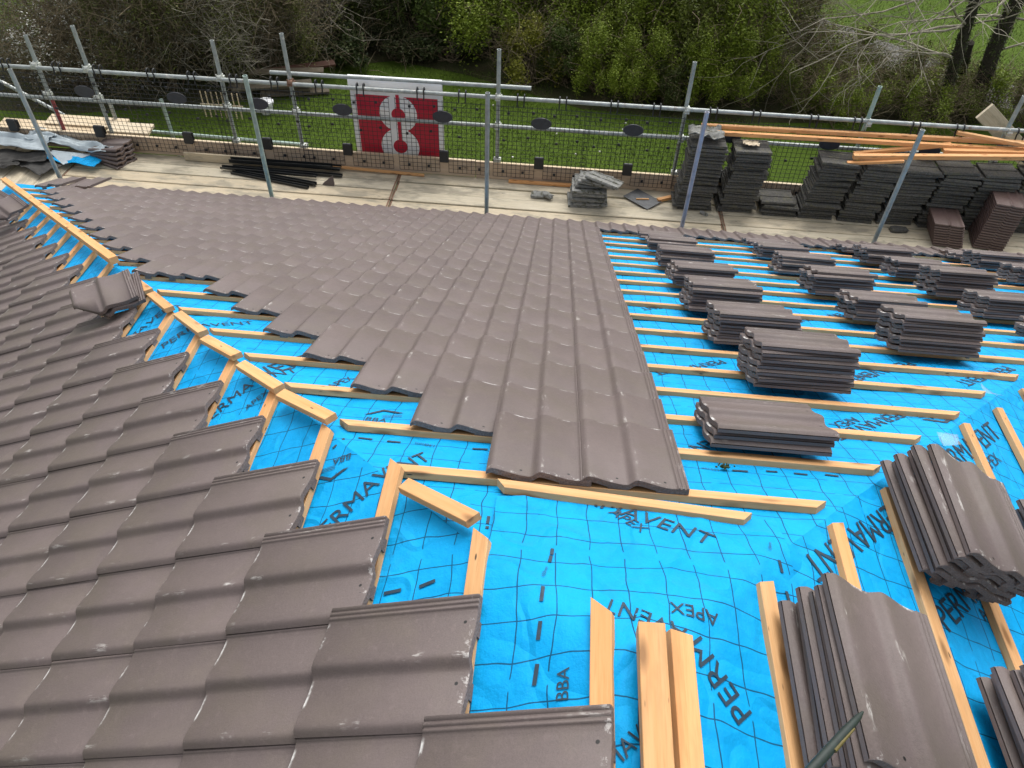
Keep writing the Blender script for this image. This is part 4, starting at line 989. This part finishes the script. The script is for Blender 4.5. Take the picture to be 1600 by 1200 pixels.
# grass blades on the visible lawn
mb = MB(); rnd = random.Random(3)
def in_lawn(x, y):
    if x > 6.5: return y > 17.0 + (x - 9) * -.8 + 1.6 and y < 26 or (y > 19.5)
    edge = 15.6 if x > -.5 else (17.2 if x > -5.6 else 15.4 + (x + 5.6) * .45)
    return y < edge
for k in range(90000):
    if k % 4: x = rnd.uniform(-10, 4); y = rnd.uniform(10.5, 17.4)
    else: x = rnd.uniform(6.5, 16); y = rnd.uniform(17, 26)
    if not in_lawn(x, y): continue
    a = rnd.uniform(0, 2 * pi); w_ = rnd.uniform(.004, .009); h_ = rnd.uniform(.03, .06); dx, dy = cos(a) * w_, sin(a) * w_; lx, ly = rnd.uniform(-.035, .035), rnd.uniform(-.035, .035)
    mb.face([(x - dx, y - dy, ZG), (x + dx, y + dy, ZG), (x + lx, y + ly, ZG + h_)])
tag(obj('grass', mb.mesh('grass', [m_grass])), None, None, None, 'stuff')
# daisies / litter specks
mb = MB()
for k in range(22):
    x = rnd.uniform(-7.5, 2.5); y = rnd.uniform(11.5, 15.8)
    if in_lawn(x, y): mb.box((x - .016, y - .016, ZG + .05), (x + .016, y + .016, ZG + .07))
tag(obj('daisies', mb.mesh('daisies', [m_blossom])), None, None, None, 'stuff')

# bushes ------------------------------------------------------------
def bush_meshes(seed, rx_, ry_, rz_, nl, leaf, nt, ttwig=.008, clumps=16, upright=0.5, leafpull=.25):
    r = random.Random(seed)
    cl = []
    for k in range(clumps):
        a = r.uniform(0, 2 * pi); b = r.uniform(-.1, 1.); q = r.uniform(.35, .95)
        cl.append((Vector((rx_ * q * cos(a) * sqrt(max(.05, 1 - b * b * .7)), ry_ * q * sin(a) * sqrt(max(.05, 1 - b * b * .7)), rz_ * (.28 + .62 * max(0, b)))), r.uniform(.22, .45)))
    L = MB()
    for k in range(nl):
        cp, cr = r.choice(cl)
        d = Vector((r.gauss(0, 1), r.gauss(0, 1), r.gauss(0, 1))); d.normalize()
        rad = cr * (r.random() ** .5) * (.7 + .6 * noise.noise(d * 2 + cp * 3))
        p = cp + Vector((d.x * rad * rx_, d.y * rad * ry_, d.z * rad * rz_))
        if p.z < .02: p.z = r.uniform(.02, .3)
        a = Vector((r.gauss(0, 1), r.gauss(0, 1), r.gauss(0, .6))); a.normalize(); b = a.cross(Vector((r.gauss(0, 1), r.gauss(0, 1), r.gauss(0, 1)))); b.normalize()
        sz = leaf * r.uniform(.6, 1.5)
        L.face([p - a * sz, p + b * sz * .45, p + a * sz, p - b * sz * .45])
    T = MB()
    for k in range(nt):
        cp, cr = r.choice(cl)
        d = Vector((r.gauss(0, 1), r.gauss(0, 1), r.gauss(.5, 1))); d.normalize()
        tip = cp + Vector((d.x * cr * rx_, d.y * cr * ry_, d.z * cr * rz_)) * r.uniform(.8, 1.5)
        st = cp + Vector((r.gauss(0, .3) * rx_, r.gauss(0, .3) * ry_, r.gauss(0, .18) * rz_)) * .8; st.z = max(.05, st.z)
        tip = st + Vector((r.gauss(0, 1), r.gauss(0, 1), r.gauss(.25, .8))).normalized() * r.uniform(.35, 1.0)
        if k < 14: st = Vector((r.gauss(0, .12) * rx_, r.gauss(0, .12) * ry_, 0)); tip = cp
        m = st.lerp(tip, .5) + Vector((r.gauss(0, .07), r.gauss(0, .07), r.gauss(0, .07)))
        w0 = ttwig * (3.5 if k < 14 else r.uniform(.6, 1.3))
        T.tube([st, m, tip], [w0, w0 * .7, w0 * .25], 3, 0, False, True)
    return L, T
protos = {}
def proto(key, leafm, twigm, **k):
    L, T = bush_meshes(**k); protos[key] = (L.mesh(key + '_leaves', [leafm]), T.mesh(key + '_twigs', [twigm]))
proto('twiggy', m_leaf_olive, m_twig, seed=1, rx_=1.5, ry_=1.3, rz_=3.2, nl=13000, leaf=.027, nt=1500, ttwig=.007, clumps=26)
proto('twiggy_b', m_leaf_olive, m_twigp, seed=2, rx_=1.4, ry_=1.4, rz_=3.6, nl=6500, leaf=.024, nt=1700, ttwig=.006, clumps=26)
proto('dark', m_leaf_dark, m_twig, seed=3, rx_=1.4, ry_=1.3, rz_=2.7, nl=15000, leaf=.045, nt=300, clumps=24)
proto('mid', m_leaf_mid, m_twig, seed=4, rx_=1.5, ry_=1.3, rz_=2.8, nl=21000, leaf=.032, nt=160, clumps=34)
proto('yellow', m_leaf_yel, m_twig, seed=5, rx_=.85, ry_=.8, rz_=1.25, nl=7000, leaf=.026, nt=300, ttwig=.005, clumps=16)
proto('low', m_leaf_mid, m_twig, seed=6, rx_=1.1, ry_=.9, rz_=1.15, nl=8000, leaf=.024, nt=420, ttwig=.005, clumps=18)
proto('ivy', m_leaf_ivy, m_twig, seed=8, rx_=1.2, ry_=1.0, rz_=.8, nl=8000, leaf=.045, nt=100, clumps=20)
def bl_proto():
    L, T = bush_meshes(9, 1.4, 1.2, 2.9, 3200, .026, 1500, .006, 24); B, _ = bush_meshes(9, 1.45, 1.25, 3.0, 3600, .028, 1, .006, 24)
    protos['blossom'] = (L.mesh('b_leaves', [m_leaf_olive]), T.mesh('b_twigs', [m_twig]), B.mesh('b_flowers', [m_blossom]))
bl_proto()
DESC = {'twiggy': ('brown twiggy bush with olive buds in the thicket behind the left half of the scaffold', 'twiggy bushes of the left thicket'), 'twiggy_b': ('grey twiggy bush with few buds in the thicket behind the left half of the scaffold', 'grey twiggy bushes of the left thicket'),
 'dark': ('dark evergreen bush in the shaded hedge beyond the lawn', 'dark evergreen bushes beyond the lawn'), 'mid': ('green leafy hedge bush beyond the lawn right of the banner', 'green hedge bushes beyond the lawn'), 'yellow': ('small yellow green shrub beyond the banner tube end, in front of the hedge', None),
 'low': ('low scrubby bush with pale twigs behind the right half of the scaffold', 'low scrub at the right'), 'ivy': ('low dark ivy mound at the lawn edge beyond the banner', 'ivy mounds at the lawn edge'), 'blossom': ('twiggy bush dotted with white blossom at the upper left', 'white blossom bushes at the upper left')}
def bush(key, x, y, sc=1., szz=None, rz=None, label=None):
    lb, gp = DESC[key]; e = empty('shrub' if key in ('yellow', 'low', 'ivy') else 'bush', (x, y, ZG), label or lb, 'bush', ('brown bushes in the hedge' if label and label.startswith('brown') else None) if label else gp)
    e.rotation_euler = (0, 0, random.uniform(0, 6.28) if rz is None else rz); e.scale = (sc * random.uniform(.9, 1.1), sc * random.uniform(.9, 1.1), (szz or sc) * random.uniform(.92, 1.08))
    P = protos[key]; obj('foliage', P[0], e); obj('branches', P[1], e)
    if len(P) > 2: obj('blossom', P[2], e)
random.seed(21)
for x, y in ((-10.9, 14.9), (-9.9, 15.6), (-12.3, 15.2), (-11.9, 16.8)): bush('blossom', x, y, random.uniform(.8, 1.05))
for x, y, k in ((-9.0, 15.3, 0), (-8.0, 15.6, 1), (-7.1, 16.3, 0), (-10.6, 17.6, 1), (-9.2, 17.2, 0), (-8.0, 17.7, 0), (-6.8, 18.1, 1), (-10.6, 19.6, 0), (-9.0, 19.6, 1), (-7.4, 20.0, 0), (-5.9, 19.8, 1), (-11.5, 21.8, 0), (-9.5, 22.0, 1), (-7.5, 22.3, 0), (-5.5, 22.2, 0)):
    bush('twiggy_b' if k else 'twiggy', x, y, random.uniform(.85, 1.1))
for x, y in ((-4.7, 18.7), (-3.6, 19.0), (-4.4, 20.7), (-2.9, 20.6), (-3.6, 22.4)): bush('dark', x, y, random.uniform(.8, 1.1))
for x, y in ((-5.7, 17.5), (-4.4, 17.8), (-3.1, 17.9)): bush('ivy', x, y, random.uniform(.7, .95))
for x, y in ((-1.9, 18.3), (-.4, 18.2), (.8, 17.4), (-1.2, 20.2), (.5, 19.8), (2.0, 17.2), (3.2, 17.4), (1.9, 19.4), (3.4, 19.5), (-.2, 22.2), (1.7, 21.8), (-1.9, 22.4)): bush('mid', x, y, random.uniform(.8, 1.08))
for x, y in ((.55, 16.5), (2.7, 16.4), (1.5, 16.3), (3.9, 16.4)): bush('mid', x, y, random.uniform(.55, .7))
for x, y in ((-.3, 16.9), (2.1, 16.2)): bush('dark', x, y, random.uniform(.4, .5))
bush('yellow', -1.0, 16.75, 1.05)
for x, y in ((6.3, 18.3), (7.3, 17.3), (8.4, 17.3), (4.9, 16.4), (5.8, 16.8), (6.6, 16.4), (4.8, 19.8), (8.3, 16.3), (9.5, 16.6), (10.3, 16.3), (7.6, 15.9), (11.2, 16.6), (5.8, 15.8)): bush('low', x, y, random.uniform(.75, 1.1))
for x, y in ((3.4, 21.8), (4.6, 18.3), (2.6, 18.4), (.2, 19.0), (-1.0, 19.2)): bush('twiggy', x, y, random.uniform(.8, 1.0), label='brown twiggy bush standing among the green hedge bushes right of the banner')
for x, y in ((5.0, 21.3), (6.0, 22.4), (4.4, 23)): bush('twiggy_b', x, y, random.uniform(.6, .8), label=['grey twiggy bush at the near bend of the path', 'grey twiggy bush beyond the path bend', 'grey twiggy bush behind the hedge at the path'][0 if x == 5 else (1 if x == 6 else 2)])

# trees -------------------------------------------------------------
def tree(name, base, top, r0, r1, seed, label, nbr, ivy=True, crown=True, droop=.0):
    r = random.Random(seed); base = Vector(base); top = Vector(top)
    e = empty(name, base, label, 'tree')
    T = MB(); pts = []; rad = []; n = 12
    for k in range(n + 1):
        f = k / n; p = base.lerp(top, f) - base; w_ = .10 * (1 if 0 < k < n else 0)
        pts.append(p + Vector((noise.noise(p * .9 + Vector((seed, 0, 0))), noise.noise(p * .9 + Vector((0, seed, 0))), 0)) * w_ * 1.5); rad.append((r0 + (r1 - r0) * f) * (1.35 if k == 0 else 1))
    T.tube(pts, rad, 10); o = obj('trunk', T.mesh('trunk', [m_bark]), e)
    B = MB(); tips = []
    def grow(p, d, L, w_, lev):
        q = [p]; cur = p.copy(); dd = d.copy(); ns = 6
        for k in range(ns):
            dd = (dd + Vector((r.gauss(0, .16), r.gauss(0, .16), r.gauss(0, .12) - droop * (.5 + lev * .3)))).normalized(); cur = cur + dd * L / ns; q.append(cur.copy())
            if lev < 2 and k > 0:
                for _ in range(1 if lev == 0 else 1):
                    if r.random() < .8:
                        sd = (dd + Vector((r.gauss(0, .7), r.gauss(0, .7), r.gauss(0, .5)))).normalized(); grow(cur, sd, L * r.uniform(.35, .6), w_ * .5 * (1 - k / ns * .5), lev + 1)
        B.tube(q, [w_ * (1 - .85 * k / ns) + .0025 for k in range(ns + 1)], 5 if lev == 0 else 3, 0, False, True); tips.append(cur)
    for (f, d, L, w_) in nbr:
        i = min(n, int(f * n)); grow(pts[i], Vector(d).normalized(), L, w_, 0)
    obj('branches', B.mesh('branches', [m_twigp]), e)
    if ivy:
        I = MB()
        for k in range(3400):
            f = r.random() ** 1.2 * .8; i = f * n; j = int(i); p = pts[j].lerp(pts[min(n, j + 1)], i - j); rr = rad[j] * r.uniform(.85, 1.30); a = r.uniform(0, 2 * pi)
            p = p + Vector((cos(a) * rr, sin(a) * rr, 0)); u = Vector((r.gauss(0, 1), r.gauss(0, 1), r.gauss(0, 1))).normalized(); v = u.cross(Vector((r.gauss(0, 1), r.gauss(0, 1), 1))).normalized(); sz = r.uniform(.014, .032)
            I.face([p - u * sz, p + v * sz * .7, p + u * sz, p - v * sz * .7])
        obj('ivy', I.mesh('ivy', [m_leaf_ivy]), e)
    return e
tree('bare_tree', (8.25, 16.3, ZG), (7.2, 16.3, 2.2), .12, .06, 5, 'ivy clad bare tree at the right, the thinner upright trunk left of the other', [(.20, (-1, -.3, .45), 2.4, .022), (.24, (-1, .1, .35), 3.4, .026), (.27, (-1, -.5, .30), 3.2, .026), (.30, (-1, -.2, .15), 3.8, .028), (.33, (-.9, -.7, .05), 3.4, .026), (.25, (1, -.3, .4), 1.6, .02), (.36, (-1, -.4, -.1), 3.6, .028), (.38, (-1, .3, .0), 3.6, .028), (.42, (-.6, -1, -.2), 3.0, .024), (.45, (.6, -.8, -.2), 3, .024), (.47, (-1, -.7, -.15), 3.8, .026), (.6, (-1, .1, .3), 3, .03), (.75, (.5, -.4, .9), 2.4, .03), (.9, (-.4, .2, 1), 2, .03)], droop=.03)
tree('bare_tree', (9.0, 16.6, ZG), (8.55, 16.7, 2.6), .17, .08, 9, 'ivy clad bare tree at the upper right corner, the thicker leaning trunk', [(.22, (1, -.2, .3), 2.0, .026), (.26, (-1, -.5, .3), 2.6, .024), (.30, (1, -.5, .1), 2.4, .026), (.30, (-.9, -.6, .2), 3.0, .026), (.34, (-1, -.8, .1), 3.4, .028), (.36, (.9, -.5, .1), 2.6, .026), (.38, (-.8, -1, -.1), 3.2, .026), (.42, (-1, -.3, -.1), 3.6, .028), (.45, (.5, -1, -.2), 3.0, .026), (.5, (.9, .3, .3), 2.4, .03), (.7, (-.6, .2, .8), 2.4, .03), (.85, (.3, -.3, 1), 2.2, .03)], droop=.035)
tree('tree_stump', (8.78, 16.9, ZG), (8.5, 16.9, -4.5), .10, .08, 11, 'broken dark stump standing between the two ivy clad trunks', [(.95, (.2, 0, 1), .3, .02)])
tree('bare_tree', (5.4, 18.0, ZG), (5.2, 18.0, 0.5), .07, .03, 13, 'slender pale bare tree above the hedge, left of the path', [(.3, (-1, -.3, .4), 2.0, .018), (.4, (.9, -.4, .3), 2.0, .018), (.45, (-.8, -.7, .3), 2.2, .018), (.55, (-1, .3, .4), 2.2, .016), (.6, (.8, -.2, .4), 2, .016), (.5, (.2, -1, .3), 1.8, .016), (.75, (-.5, -.3, .8), 2, .016)], ivy=False, droop=.04)
tree('bare_tree', (-1.3, 19.0, ZG), (-1.1, 19.0, -.5), .06, .03, 17, 'slender bare tree rising through the hedge above the yellow shrub', [(.35, (1, -.3, .5), 1.6, .016), (.45, (-.9, -.4, .5), 1.6, .016), (.5, (.9, .1, .5), 1.6, .016), (.6, (-.8, -.3, .5), 1.6, .014)], ivy=False, droop=.03)
tree('bare_tree', (-8.6, 17.8, ZG), (-8.4, 17.8, 0.2), .09, .04, 19, 'bare brown tree in the middle of the left thicket', [(.3, (1, -.4, .5), 2.0, .02), (.4, (-.9, -.5, .5), 2.2, .02), (.45, (.9, .3, .4), 2.2, .02), (.55, (-.7, -.7, .5), 2., .02), (.65, (.7, -.4, .6), 2, .02)], ivy=False, droop=.03)

# things on the lawn
tp = [(-6.6, 15.05, .30, .35, 1.7, .22), (-6.4, 15.55, .42, .22, 1.6, .2), (-6.2, 16.0, .34, .5, 1.5, .22), (-6.75, 15.3, .16, .1, 1.8, .25), (-6.2, 15.3, .08, .3, 1.5, .25)]
for k, (x, y, z, rz, L, w_) in enumerate(tp):
    mb = MB(); mb.box((-L / 2, -w_ / 2, -.025), (L / 2, w_ / 2, .025), 0, None, .004)
    tag(obj('old_plank', mb.mesh('old_plank', [m_oldwood2 if k == 2 else m_oldwood]), None, Matrix.Translation((x, y, ZG + z)) @ Matrix.Rotation(rz, 4, 'Z') @ Matrix.Rotation(.12, 4, 'X')), ['grey plank at the front of the timber heap on the lawn', 'brown plank on top of the timber heap on the lawn', 'dark red brown plank at the back of the timber heap on the lawn', 'plank low on the left of the timber heap on the lawn', 'plank at the bottom of the timber heap on the lawn'][k], 'plank')
fe = empty('picket_fence', (-7.3, 13.9, ZG), 'small white picket fence panel on the lawn beyond the mesh at the left', 'fence')
mb = MB()
for k in range(8): mb.box((-.40 + k * .11, -.010, .05), (-.382 + k * .11, .010, .60))
obj('picket', mb.mesh('picket', [m_pale]), fe)
mb = MB(); mb.box((-.44, -.03, .30), (.46, -.013, .35)); obj('cross_rail', mb.mesh('cross_rail', [m_pale]), fe)
mb = MB()
me_pot = None
mb.tube([(0, 0, 0), (0, 0, .12), (0, 0, .24)], [.10, .15, .17], 14); mb.tube([(0, 0, .235), (0, 0, .27)], [.185, .185], 14)
tag(obj('white_pot', mb.mesh('white_pot', [m_white]), None, Matrix.Translation((-6.55, 14.35, ZG))), 'white plant pot on the lawn beside the picket fence', 'pot')

# ------------------------------------------------------------------ camera, light, world
cd = bpy.data.cameras.new('camera'); cam = bpy.data.objects.new('camera', cd); COL.objects.link(cam)
cam.location = CAM; cam.rotation_euler = CAMR; cd.sensor_width = 36; cd.lens = FPX / 1600 * 36; cd.clip_end = 2000; cd.clip_start = .02
S.camera = cam
EL, AZ = radians(57), radians(12)     # sun high, beyond and right (azimuth from +Y towards +X)
W = bpy.data.worlds.new('World'); S.world = W; W.use_nodes = True
sk = W.node_tree.nodes.new('ShaderNodeTexSky'); sk.sky_type = 'NISHITA'; sk.sun_disc = False; sk.sun_elevation = EL; sk.sun_rotation = AZ; sk.air_density = 1.0; sk.dust_density = 4.0; sk.ozone_density = 1.0
bg = W.node_tree.nodes['Background']; bg.inputs[1].default_value = .15
hs = W.node_tree.nodes.new('ShaderNodeHueSaturation'); hs.inputs['Saturation'].default_value = .18; W.node_tree.links.new(sk.outputs[0], hs.inputs['Color']); W.node_tree.links.new(hs.outputs[0], bg.inputs[0])
ld = bpy.data.lights.new('sun', 'SUN'); ld.energy = 1.25; ld.angle = radians(50); ld.color = (1, .96, .90)
lo = bpy.data.objects.new('sun', ld); COL.objects.link(lo)
dirv = Vector((sin(AZ) * cos(EL), cos(AZ) * cos(EL), sin(EL)))
lo.rotation_euler = dirv.to_track_quat('Z', 'Y').to_euler(); lo.location = (0, 0, 20)
S.view_settings.view_transform = 'Standard'; S.view_settings.look = 'None'; S.view_settings.exposure = .62; S.view_settings.gamma = 1
S.view_settings.use_curve_mapping = False
